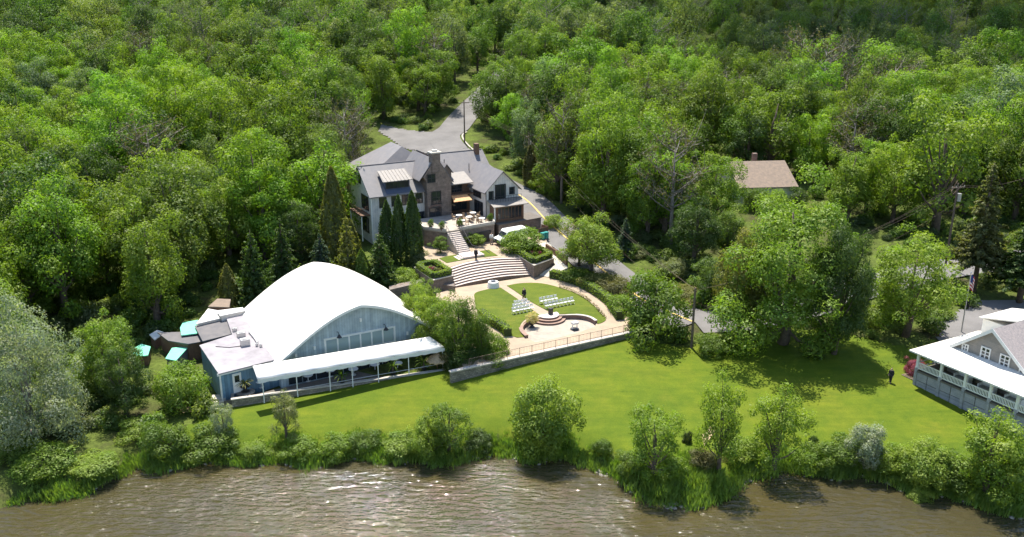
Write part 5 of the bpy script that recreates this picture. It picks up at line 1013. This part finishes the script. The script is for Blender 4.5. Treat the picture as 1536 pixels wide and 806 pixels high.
for k in range(4): wire(pA[0][k], pB[0][k], 1.0, ('first','second','third','fourth')[k] + ' thin overhead wire between the two poles behind the mansion')
for k in (0,3): wire(pB[0][k], pC[0][k], 1.6, ('first' if k == 0 else 'second') + ' thin overhead wire from the transformer pole to the roadside pole')
for k in (0,1,3): wire(pC[0][0], pD[0][k], 1.8, {0:'first',1:'second',3:'third'}[k] + ' thin overhead wire crossing the large trees to the right pole')
wire(pB[1], pC[1], 1.8, 'lower cable sagging between transformer pole and roadside pole'); wire(pC[1], pD[1], 2.2, 'lower cable sagging from roadside pole to the right pole')
for k in (0,3): wire(pD[0][k], (95,150,17+k*.1), 2.0, ('first' if k == 0 else 'second') + ' thin overhead wire leaving the right pole towards the edge')

# ------------------------------------------------------------------ trees and shrubs one can single out
SH = 'shoreline shrubs'
for kind, pos, tint, label in (
 ('willow', (-47.34, 79.74, 1.57, 14.56, 12.23), 'silver', 'large silvery grey willow at the left shore'),
 ('bush', (-43.58, 71.75, 0.63, 4.01, 6.37), 'bright', 'bright green spreading bush at the left water edge'),
 ('bush', (-38.96, 72.83, 0.3, 2.81, 5.54), 'lime', 'light green bush on the shore right of the leftmost bush'),
 ('bush', (-46.5, 74.11, 1.51, 3.8, 5.6), 'mid', 'green bush under the silver willow at the left edge'),
 ('broad', (-39.69, 83.74, 1.71, 8.11, 5.86), 'dark', 'dark leafy tree between the willow and the sheds'),
 ('broad', (-43.73, 89.49, 1.97, 8.63, 7.29), 'bright', 'bright green tree behind the silver willow'),
 ('bush', (-35.01, 84.14, 1.73, 5.49, 5.88), 'bright', 'big bright bush in front of the turquoise sheds'),
 ('bush', (-37.41, 78.54, 1.5, 2.98, 4.57), 'lime', 'lime green bush on the bank right of the willow'),
 ('bush', (-33.46, 76.21, 0.06, 5.42, 5.44), 'mid', 'dark green rounded shore bush left of the lawn corner'),
 ('bush', (-29.38, 76.76, -0.19, 4.78, 6.12), 'mid', 'green shore bush at the left end of the lawn'),
 ('airy', (-28.47, 79.64, 0.88, 4.6, 2.52), 'silver', 'small silvery sapling near the entry steps'),
 ('airy', (-22.47, 80.15, 1.2, 5.28, 3.46), 'pale', 'pale young tree standing alone on the lawn before the deck'),
 ('bush', (-25.05, 77.04, 0.01, 2.41, 4), 'lime', 'yellow green low shrub on the shore below the pale sapling, left one'),
 ('bush', (-20.82, 76.87, -0.04, 3.11, 4.25), 'bright', 'green low shrub on the shore just right of the pale sapling'),
 ('bush', (-17.5, 76.97, -0.17, 3.67, 4.52), 'bright', 'bushy green shore shrub below the canopy middle'),
 ('bush', (-14.57, 78.1, -0.1, 3.39, 3.92), 'mid', 'taller green shore shrub below the canopy right end'),
 ('bush', (-10.89, 77.41, 0.16, 2.39, 4.54), 'lime', 'yellow green shore shrub left of the small dark tree'),
 ('airy', (-6.14, 78.3, 0.53, 5.63, 4.7), 'mid', 'small round-headed tree on the shore below the garden steps'),
 ('willow_bush', (-8.02, 76.37, -0.18, 5.21, 4.49), 'lime', 'light willow shrub leaning over the water by the round-headed tree'),
 ('bush', (-3.4, 78.28, -0.05, 3.27, 3.67), 'dark', 'dark green shrub on the bank right of the round-headed tree'),
 ('willow_bush', (3.03, 76.89, -0.13, 8.57, 7.22), 'yellow', 'big yellow green willow bush in the middle of the shore'),
 ('bush', (8.79, 76.72, 0.7, 2.56, 2.57), 'mid', 'small dark green shrub right of the big willow bush'),
 ('airy', (13, 72.66, 0.83, 7.73, 5.52), 'bright', 'light green bushy tree on the point of the shore'),
 ('bush', (11.34, 73.02, 0.61, 3.88, 4.07), 'mid', 'green shrub at the left foot of the shore point tree'),
 ('bush', (14.55, 71.75, 0.97, 3.56, 3.76), 'bright', 'bright shrub at the right foot of the shore point tree'),
 ('airy', (19.1, 73.45, 1.06, 10.25, 5.07), 'lime', 'tall slender airy tree on the shore with see-through crown'),
 ('airy', (24.78, 75.13, 0.05, 9.37, 5.82), 'lime', 'open many-stemmed tree right of the slender shore tree'),
 ('bush', (21.74, 75.31, 0.66, 3.35, 5.06), 'lime', 'lime shrub between the two airy shore trees'),
 ('bush', (18.03, 73.38, 1.09, 2.67, 3.7), 'russet', 'reddish brown shrub under the slender shore tree'),
 ('round', (17.13, 77.99, 1.58, 1.66, 1.23), 'deep', 'small dark oval shrub on the lawn edge by the sandy patch'),
 ('round', (29.32, 77.87, 1.29, 1.51, 1.3), 'dark', 'small round clipped shrub alone on the lawn edge'),
 ('bush', (28.48, 75.21, 0, 2.87, 3.8), 'bright', 'green low shrub right of the many-stemmed tree'),
 ('bush', (30.7, 74.3, -0.03, 4.97, 5.39), 'mid', 'dense green shore bush left of the silver bush'),
 ('willow_bush', (33.44, 74.23, -0.12, 5.56, 4.76), 'silver', 'silvery grey bush on the right shore'),
 ('bush', (35.7, 73.34, 0.42, 3.74, 4.33), 'lime', 'yellow green shrub right of the silver bush'),
 ('willow_bush', (37.93, 71.21, -0.08, 5.06, 5.56), 'yellow', 'bright yellow green willow bush over the water at right'),
 ('bush', (37.07, 70.51, -0.46, 2.4, 2.76), 'yellow', 'small yellow bush touching the water at right'),
 ('airy', (42.75, 71.13, 0.87, 8.24, 6.92), 'lime', 'large lime green shrubby tree hiding the porch base'),
 ('bush', (40.15, 71.19, -0.07, 5.07, 5.44), 'mid', 'green bush between yellow willow bush and lime tree'),
 ('bush', (44.09, 68.73, 0.35, 7.12, 6.45), 'bright', 'broad bush at the right bottom shore edge'),
 ('round', (23.35, 96.06, 2.81, 3.22, 4.02), 'mid', 'clipped round shrub alone on the lawn by the road'),
 ('bush', (17.08, 98.09, 3.03, 9.81, 9.45), 'mid', 'very large dense dark bush at the right end of the garden wall'),
 ('large_open', (32.42, 100.27, 2.97, 20.2, 17.66), 'leafy', 'huge light green tree on the right lawn'),
 ('large', (37.72, 97.37, 2.75, 15.67, 8.61), 'dark', 'huge dark tree beside the light green giant on the lawn'),
 ('broad', (27.67, 101.92, 3.15, 13.67, 7.32), 'olive', 'olive tree at the left foot of the light green giant'),
 ('broad', (47.95, 101.97, 3.14, 12.88, 11.4), 'lime', 'lime green open-crowned tree left of the parking lot'),
 ('cedar', (62.73, 115.43, 4.26, 18.24, 7.61), 'cedar', 'tall brownish cedar behind the parking lot'),
 ('cedar', (66.76, 111.36, 4.01, 13.29, 8.34), 'dark', 'dark cedar at the right edge behind the parking lot'),
 ('broad', (10.97, 119.96, 4.54, 9.39, 8.91), 'yellow', 'dense yellow olive tree beside the road and garden'),
 ('broad', (9.68, 124.32, 4.91, 6.81, 5.81), 'olive', 'olive half of the tree clump beside the ramp'),
 ('bush', (9.6, 117.75, 4.31, 2.69, 5.54), 'mid', 'dark shrub behind the curved hedge'),
 ('bush', (12.37, 114.88, 4.16, 3.11, 5.42), 'olive', 'olive shrub bed between curved hedge and road'),
 ('bush', (14.25, 111.54, 3.95, 3.5, 5.28), 'russet', 'reddish green shrub behind the curved hedge end'),
 ('bush', (14.11, 106.44, 3.58, 3.4, 4.22), 'bright', 'bright shrub between curved hedge and the very large bush'),
 ('bush', (6.41, 139, 6.35, 2.87, 3.2), 'yellow', 'yellow brown low shrub between bin enclosure and road'),
 ('spruce', (16.75, 127.78, 5.36, 6.31, 4.16), 'blue', 'blue green spruce across the road from the garden'),
 ('bush', (17.93, 126.97, 5.3, 2.08, 4.93), 'pale', 'pale shrub under the blue spruce'),
 ('bush', (22.35, 117.95, 4.54, 3.68, 5.08), 'pale', 'pale flowering shrub across the road'),
 ('bush', (23.02, 111.42, 3.99, 2.53, 6.15), 'olive', 'olive shrub beside the bare roadside pole'),
 ('broad', (-9.15, 96.34, 2.94, 7.61, 4.81), 'yellow', 'yellow green tree at the right corner of the hall'),
 ('tall', (-5.9, 93.74, 2.85, 9.11, 4.54), 'mid', 'olive green tree between hall and garden, tallest of the row'),
 ('broad', (-11.9, 102.06, 3.1, 7.13, 4.56), 'yellow', 'yellowish tree behind the right corner of the hall roof'),
 ('tall', (-3.51, 94.54, 2.9, 6.6, 3.35), 'mid', 'green narrow tree at the left garden edge'),
 ('bush', (-1.97, 94.02, 2.88, 3.91, 3.49), 'bright', 'bright bush at the left end of the garden wall'),
 ('bush', (-7.19, 92.63, 2.77, 2.82, 3.45), 'russet', 'dark reddish shrub at the foot of the garden corner'),
 ('broad', (-7.83, 97.56, 3, 6.29, 4.7), 'lime', 'lime green tree hiding the left garden path'),
 ('bush', (-4.92, 97.16, 3.01, 4.14, 4.37), 'yellow', 'yellow bushy shrub before the left garden hedge'),
 ('tall', (-10.89, 107.24, 3.27, 5.41, 3.91), 'lime', 'slim yellow tree behind the hall corner'),
 ('bush', (-5.82, 92.13, 2.75, 3.4, 4.47), 'dark', 'dark shrub at the left end of the garden wall foot'),
 ('bush', (-2.47, 92.73, 2.81, 3.1, 4.5), 'mid', 'green shrub spilling over the left of the garden wall'),
 ('bush', (-14.91, 116.42, 3.62, 3.67, 4.57), 'lime', 'lime shrub behind the hall right of the spruces'),
 ('bush', (-11.53, 114.38, 3.57, 2.04, 3.6), 'bright', 'bright shrub under the left stone planter'),
 ('column', (-37.18, 111.39, 2.97, 6.63, 3), 'olive', 'small columnar cypress at the hall rear left corner'),
 ('pine_bush', (-33.97, 112.27, 3.02, 10.99, 6.56), 'dark', 'dark juniper behind the left of the hall roof'),
 ('spruce', (-31.36, 117.38, 3.27, 11.04, 6.09), 'dark', 'dark spruce behind the hall roof peak, left one'),
 ('spruce', (-26.61, 119.52, 3.51, 8.08, 5.25), 'blue', 'bluish spruce just behind the hall roof peak'),
 ('pine_bush', (-22.32, 116.87, 3.45, 11.38, 5.51), 'olive', 'olive juniper behind the hall roof right of the peak'),
 ('column', (-26.11, 127.71, 4.34, 14.78, 4.57), 'olive', 'tall pale columnar tree at the mansion left end'),
 ('column', (-23.12, 123.98, 4.01, 8.28, 3.29), 'olive', 'columnar tree beside the mansion balcony'),
 ('spruce', (-17.96, 116.6, 3.55, 8.99, 6.6), 'dark', 'conical dark spruce in front of the mansion'),
 ('column', (-20.39, 116.28, 3.47, 6.56, 3.29), 'mid', 'short columnar cypress left of the conical spruce'),
 ('column', (-18.36, 127.74, 4.64, 9.47, 3.18), 'dark', 'left of the three dark cypresses against the mansion front'),
 ('column', (-16.45, 126.67, 4.57, 10.6, 2.95), 'dark', 'middle of the three dark cypresses against the mansion front'),
 ('column', (-14.42, 126.07, 4.55, 11.34, 3.33), 'dark', 'right of the three dark cypresses against the mansion front'),
 ('bush', (-13.59, 124.64, 4.4, 3.12, 3.3), 'pale', 'pale shrub at the foot of the right cypress'),
 ('broad', (-31.48, 128.13, 4.21, 9.51, 6.97), 'dark', 'dark tree left of the mansion behind the spruces'),
 ('bare', (8.57, 152.18, 7.49, 18.77, 8.11), 'brown', 'leafless grey tree right of the mansion'),
 ('broad', (32.47, 139.98, 6.08, 12.46, 10.21), 'bright', 'bright tree left of the tan roof'),
 ('broad', (26.3, 124.23, 4.94, 10.07, 8.22), 'dark', 'dark rounded tree in the dip left of the giant tree'),
 ('tall', (31.69, 126.69, 4.97, 9.11, 6.3), 'mid', 'narrow green tree in front of the tan-roofed house'),
 ('broad', (25.47, 138.01, 6.07, 11.05, 10.08), 'dark', 'dark tree across the road left of the bright one'),
 ('tall', (20.53, 139.21, 6.29, 17.42, 10.16), 'mid', 'tall green tree across the road from the mansion'),
 ('broad', (14.92, 142.13, 6.61, 21.33, 13.07), 'bright', 'bright tall tree above the roadside spruce'),
 ('broad', (28.13, 110.63, 3.82, 7.05, 6.99), 'dark', 'dark low tree by the road behind the light green giant'),
 ('broad', (26.8, 114.81, 4.18, 4.99, 5.41), 'mid', 'green low tree beside the kerb across the road'),
 ('column', (3.31, 162.19, 8.17, 7.83, 3.19), 'russet', 'reddish columnar tree by the transformer pole'),
 ('bush', (8.2, 154.05, 7.63, 4.37, 5.85), 'mid', 'green bush on the verge across the road'),
 ('bush', (5.63, 158, 7.9, 4.14, 4.79), 'lime', 'lime shrub on the verge by the transformer pole'),
 ):
    k = 'twiggy' if kind == 'bare' else kind; x, y, z, h, w = pos
    if kind in ('bush','willow_bush','round'): y += w*.3; z = float(hz(x, y)); h -= w*.16; h *= .72 if (kind == 'bush' and y < 84) else 1; w *= .9 if y < 84 else 1
    plant(k, x, y, z-.1, h, w, TINT[tint], label, group=SH if kind in ('bush','willow_bush') and y < 82 else None)
for u_, (x, y), lab in ((0, (41.5,149.6), 'leafy bush at the left front of the tan-roofed house'), (1, (45.0,149.2), 'leafy bush at the middle front of the tan-roofed house'), (2, (48.6,150.2), 'leafy bush at the right front of the tan-roofed house')):
    plant('bush', x, y, float(hz(x,y)), 3.6, 4.6, TINT[('mid','bright','dark')[u_]], lab)
# plants standing on the raised court
for kind, (x, y, z, h, w), tint, label in (
 ('broad', (-10.48, 126.39, 6.3, 2.44, 2.94), 'mid', 'small round tree left of the terrace stairs'), ('broad', (-5.65, 130.52, 6.3, 1.88, 3.43), 'bright', 'small tree right of the terrace stairs'),
 ('bush', (1.18, 127.4, 6.3, 3.37, 6.11), 'bright', 'big leafy bright shrub in front of the van'), ('bush', (-12.89, 132.68, 6.3, 2.54, 2.25), 'blue', 'bluish shrub at the terrace wall left end')):
    plant(kind, x, y, z, h, w, TINT[tint], label)

# ------------------------------------------------------------------ the forest
def cam_uv(x, y, z):
    c_, s_ = math.cos(R(18)), math.sin(R(18)); dep = y*c_-(z-45)*s_; upv = y*s_+(z-45)*c_; return 768+1350*x/dep, 403-1350*upv/dep
rg = random.Random(11); pts = []
yy = 84.0
while yy < 400:
    st = 7.8 + (yy-84)*0.010; xx = -0.62*yy-14
    while xx < 0.62*yy+14:
        x, y = xx+rg.uniform(-.42,.42)*st, yy+rg.uniform(-.42,.42)*st; xx += st
        pts.append((x, y))
    yy += st*0.92
X = np.array([p[0] for p in pts]); Y = np.array([p[1] for p in pts])
ok = ~inside(LAWN, X, Y) & ~inside(LOT, X, Y)
for p in exec_regions.values(): ok &= ~inside(p, X, Y)
for rd, w in ((ROAD_A,5.4),(ROAD_B,7.5),(ROAD_C,5.2)): ok &= seg_dist(rd, X, Y) > w
ok &= ~((X > -31) & (Y < 104+0.1*(X+31))) & ~((X > 14) & (Y < 124)) & ~((X > 2) & (X < 30) & (Y < 150) & (X < 2+ (150-Y)*.75)) & ~((X > 30) & (X < 75) & (Y < 134))
ok &= ~((X < -31) & (Y < 92)) & ~((X > -40) & (X < -14) & (Y < 128)) & ~((X < -40) & (X > -55) & (Y < 100))
ok &= (seg_dist([(-14.66, 190.71),(-23.73, 189.08)], X, Y) > 12) & ~((X > -29) & (X < -11) & (Y > 150) & (Y < 200)) & ~((np.abs(X+9) < 9) & (Y > 150) & (Y < 182))
trees = []
for x, y in zip(X[ok], Y[ok]):
    z = float(hz(x, y)); big = rg.random(); w = rg.uniform(8, 13) + 2.8*(big > .8); h = w*rg.uniform(1.05,1.4) + 1.8
    if x > 20 and y > 235: w *= .9
    u, v = cam_uv(x, y, z+h*.7)
    trees.append((x, y, z, h, w, u, v))
vis = [t for t in trees if -60 < t[5] < 1596 and -90 < t[6] < 700]; vis.sort(key=lambda t: t[1])
near, far = vis[:300], vis[300:] + [t for t in trees if t not in set(vis)]
def region(u, v):
    if u < 200: c = 'far left'
    elif u < 420: c = 'left of hall'
    elif u < 640: c = 'behind mansion left end'
    elif u < 860: c = 'beside the back road'
    elif u < 1080: c = 'right of mansion'
    elif u < 1300: c = 'around tan-roofed house'
    else: c = 'far right'
    d = 'foot of slope' if v > 330 else 'lower slope' if v > 240 else 'middle slope' if v > 150 else 'upper slope' if v > 70 else 'top edge'
    return d + ', ' + c
names = [('bright','bright green'),('mid','mid green'),('lime','yellow-green'),('dark','dark green'),('pale','pale grey-green'),('olive','olive green'),('silver','silvery')]
wts = [32,24,20,13,6,5,0]
named = {}
for x, y, z, h, w, u, v in near:
    n_, word = rg.choices(names, wts)[0]; tc = np.array(TINT[n_])*np.array([rg.uniform(.92,1.2), rg.uniform(.92,1.18), rg.uniform(.8,1.2)]); tc[0] = min(tc[0], .7*tc[1])
    r_ = rg.random()
    if r_ < .1: pt_ = plant('twiggy', x, y, z-.2, h*1.0, w*.9, TINT['brown'], 'thin grey half-bare forest tree, ' + region(u,v), 'tree', 'forest trees')
    else:
        kind = 'tall' if r_ < .3 else 'airy' if r_ < .42 else 'broad'; size = 'small' if w < 9.5 else 'medium' if w < 12 else 'large'
        pt_ = plant(kind, x, y, z-.2, h*(1.1 if kind == 'tall' else 1), w*(.9 if kind == 'tall' else 1), tuple(tc), f'{size} {word} forest tree, ' + region(u,v), 'tree', 'forest trees')
    named.setdefault(pt_['label'], []).append((u, pt_))
ORD = ['leftmost','second from left','third from left','fourth from left','fifth from left','sixth from left','seventh from left','eighth from left','ninth from left','tenth from left']
for lab, ts in named.items():
    if len(ts) > 1:
        for k, (u, t) in enumerate(sorted(ts, key=lambda q: q[0])): t['label'] = (ORD[min(k,9)] if k < len(ts)-1 else 'rightmost') + ' among ' + lab.replace('forest tree,', 'forest trees,')
# the farther wood reads as one mass: instanced crowns on points
def gn_scatter(name, P4, protos, label):
    me = bpy.data.meshes.new(name); me.from_pydata([p[:3] for p in P4], [], []); o = bpy.data.objects.new(name, me); C.objects.link(o); stuff(o, label)
    for nm, ty, vals in (('sc','FLOAT_VECTOR',[c for p in P4 for c in p[3]]), ('rz','FLOAT',[p[4] for p in P4]), ('ix','INT',[p[5] for p in P4])):
        a = me.attributes.new(nm, ty, 'POINT'); a.data.foreach_set('vector' if ty == 'FLOAT_VECTOR' else 'value', vals)
    coll = bpy.data.collections.new(name+'_kinds')
    for k, pr in enumerate(protos): coll.objects.link(pr)
    ng = bpy.data.node_groups.new(name, 'GeometryNodeTree'); ng.interface.new_socket('Geometry', in_out='INPUT', socket_type='NodeSocketGeometry'); ng.interface.new_socket('Geometry', in_out='OUTPUT', socket_type='NodeSocketGeometry')
    N = ng.nodes; L = ng.links; gi = N.new('NodeGroupInput'); go = N.new('NodeGroupOutput'); iop = N.new('GeometryNodeInstanceOnPoints'); ci = N.new('GeometryNodeCollectionInfo'); ci.inputs['Collection'].default_value = coll; ci.inputs['Separate Children'].default_value = True; ci.inputs['Reset Children'].default_value = True
    def attr(nm, ty): a = N.new('GeometryNodeInputNamedAttribute'); a.data_type = ty; a.inputs['Name'].default_value = nm; return a.outputs['Attribute']
    cb = N.new('ShaderNodeCombineXYZ'); L.new(attr('rz','FLOAT'), cb.inputs[2]); L.new(gi.outputs[0], iop.inputs['Points']); L.new(ci.outputs[0], iop.inputs['Instance']); iop.inputs['Pick Instance'].default_value = True
    L.new(attr('ix','INT'), iop.inputs['Instance Index']); L.new(cb.outputs[0], iop.inputs['Rotation']); L.new(attr('sc','FLOAT_VECTOR'), iop.inputs['Scale']); L.new(iop.outputs[0], go.inputs[0])
    o.modifiers.new('scatter','NODES').node_group = ng; return o
def proto_obj(name, pr, leafmat, bark='bark'):
    (V, F), tb = pr; Ft = [tuple(f) for f in F]; n = len(V); me = bpy.data.meshes.new(name); 
    tf = [f if len(f) == 4 else None for f in tb.f]; tf = [f for f in tf if f]
    me = mesh_np(name, np.concatenate([V, np.array(tb.v)]), np.concatenate([F, np.array(tf)+n])); me.materials.append(leafmat); me.materials.append(M[bark])
    me.polygons.foreach_set('material_index', np.concatenate([np.zeros(len(F),int), np.ones(len(tf),int)]).astype(np.int32)); return bpy.data.objects.new(name, me)
fp_ = [proto_obj('far_%d' % k, broad(200+k, nclump=40, nleaf=8000, leaf=0.32, lump=.3), M['leaf_far']) for k in range(4)]
tw = twiggy(210); fp_.append(proto_obj('far_4', tw, M['leaf_far'], 'bark_grey'))
gn_scatter('forest', [(x, y, z-.2, (w/10, w/10, h/14), rg.random()*6.28, 4 if rg.random() < (.3 if x > 10 else .12) else rg.randrange(4)) for x, y, z, h, w, u, v in far], fp_, 'dense mixed forest covering the far hillside')
# undergrowth between trunks, shrubby and low
ug = []
for k in range(5200):
    y = rg.uniform(80, 300)
    if rg.random() > 90/y + .1: continue
    x = rg.uniform(-.62*y-8, .62*y+8)
    ug.append((x, y))
X = np.array([p[0] for p in ug]); Y = np.array([p[1] for p in ug]); ok = ~inside(LAWN, X, Y) & ~inside(LOT, X, Y)
for p in exec_regions.values(): ok &= ~inside(p, X, Y)
for rd, w in ((ROAD_A,5),(ROAD_B,5),(ROAD_C,4.2)): ok &= seg_dist(rd, X, Y) > w
ok &= ~((X > -34) & (X < -10) & (Y > 160) & (Y < 203)) & ~((X > -31) & (X < 50) & (Y < 100)) & (Y - np.interp(X, SHX, SHY) > 2) & ~((X > 42) & (Y < 97))
up_ = [proto_obj('under_%d' % k, broad(220+k, nclump=14, W=4, H=2.6, base=0, lump=.5, nleaf=1100, leaf=.3), M['leaf_far']) for k in range(3)]
gn_scatter('undergrowth', [(x, y, float(hz(x,y))-.15, (s_, s_, s_*rg.uniform(.7,1.2)), rg.random()*6.28, rg.randrange(3)) for (x, y), s_ in ((p, rg.uniform(.4,.95)) for p in zip(X[ok], Y[ok]))], up_, 'low leafy undergrowth on the forest floor')
# added unseen cumulus at the back right, placed to shade the far hillside
ct = NT('shade_cloud_vapour'); ct.b.inputs['Base Color'].default_value = (.9,.9,.9,1); ct.b.inputs['Roughness'].default_value = 1
tp_ = ct.new('ShaderNodeBsdfTransparent'); mx = ct.new('ShaderNodeMixShader'); mx.inputs[0].default_value = 0.2; ct.ln(tp_.outputs[0], mx.inputs[1]); ct.ln(ct.b.outputs[0], mx.inputs[2]); ct.ln(mx.outputs[0], ct.out.inputs[0])
bm = bmesh.new()
for k in range(85):
    r_ = rg.uniform(14,30); x_ = rg.uniform(-150,135); y_ = rg.uniform(-62,75)
    if (x_ < -50) and y_ < -15-.3*(x_+50): continue
    m_ = Matrix.Translation((x_, y_, rg.uniform(-10,18)-abs(x_)*.05)) @ Matrix.Diagonal((1.2,1,.6,1)); bmesh.ops.create_icosphere(bm, subdivisions=2, radius=r_, matrix=m_)
me = bpy.data.meshes.new('shade_cloud'); bm.to_mesh(me); bm.free(); me.polygons.foreach_set('use_smooth', [True]*len(me.polygons))
stuff(place('shade_cloud', me, ct.m, None, (95, 425, 300)), 'added out-of-view cumulus shading the far hillside')
# rough grass and reeds along the bank
def tuft(seed, n, h, spread, w):
    rng = np.random.default_rng(seed); V = []; 
    for k in range(n):
        b = rng.normal(scale=spread, size=2); a = rng.random()*6.28; L = h*rng.uniform(.5,1.1); le = np.array([math.cos(a),math.sin(a)])*L*rng.uniform(.15,.6); s = np.array([-math.sin(a),math.cos(a)])*w
        V += [(*(b-s),0),(*(b+s),0),(*(b+le*.5+s*.7),L*.65),(*(b+le),L)]
    return np.array(V), np.arange(4*n).reshape(n,4)
def tuft_obj(name, *a, mat):
    V, F = tuft(*a); me = mesh_np(name, V, F); me.materials.append(M[mat]); return bpy.data.objects.new(name, me)
tf_ = [tuft_obj('tuft_0', 1, 90, .4, .35, .035, mat='blade'), tuft_obj('tuft_1', 2, 80, .6, .35, .035, mat='blade'), tuft_obj('tuft_2', 3, 90, .85, .35, .03, mat='reed')]
tp = []
for k in range(1000):
    x = rg.uniform(-45, 50); d = abs(rg.gauss(0, 1))*1.2 + .1; 
    if d > 6 or (x < -35 and d > 3): continue
    y = float(np.interp(x, SHX, SHY)) + d - .5*math.sin(x*.9); tp.append((x, y, float(hz(x,y))-.05, (rg.uniform(.6,1.3),)*3, rg.random()*6.28, 2 if (d < 1.2 and rg.random() < .4) else rg.randrange(2)))
for cx_, cy_, r_, n_ in ((18.5,72.3,1.6,60),(13.6,72.6,1.6,60),(16,74,2.2,40)):
    for k in range(n_): x = rg.gauss(cx_, r_*.5); y = rg.gauss(cy_, r_*.5); tp.append((x, y, float(hz(x,y))-.05, (rg.uniform(.8,1.4),)*3, rg.random()*6.28, rg.choice((1,2))))
gn_scatter('bank_grass', tp, tf_, 'rough tall grass and reeds along the lake bank')
# stones at the waterline
def rock_mesh(seed):
    rng = np.random.default_rng(seed); bm = bmesh.new(); bmesh.ops.create_icosphere(bm, subdivisions=1, radius=.5)
    for v in bm.verts: v.co *= 1+rng.normal()*.18; v.co.z *= .6
    me = bpy.data.meshes.new('rock'); bm.to_mesh(me); bm.free(); me.materials.append(M['rock']); return bpy.data.objects.new('rock_%d' % seed, me)
rk = []
for k in range(420):
    x = rg.choice((rg.uniform(-42,46), rg.uniform(8,24))); y = float(np.interp(x, SHX, SHY)) - .5*math.sin(x*.9) - .35*math.sin(x*2.3+1) + rg.gauss(0,.35); s_ = rg.uniform(.15,.5)
    rk.append((x, y, float(hz(x,y)), (s_*1.3,s_,s_), rg.random()*6.28, rg.randrange(3)))
gn_scatter('shore_stones', rk, [rock_mesh(k) for k in range(3)], 'small stones and driftwood along the waterline')
# bare soil patches
for px in ([(18.75, 79.6),(20.01, 81.24),(20.2, 80.24),(18.59, 77.49)], [(-34.98, 85.25),(-33.52, 85.52),(-32.55, 84.67),(-34.1, 84.14)]):
    struct(place('bare_soil', (lambda p: (lambda m: (m.from_pydata([(q[0],q[1],float(hz(*q))+.17) for q in p], [], [tuple(range(len(p)))]), m)[1])(bpy.data.meshes.new('bare_soil')))(px), M['sand']))
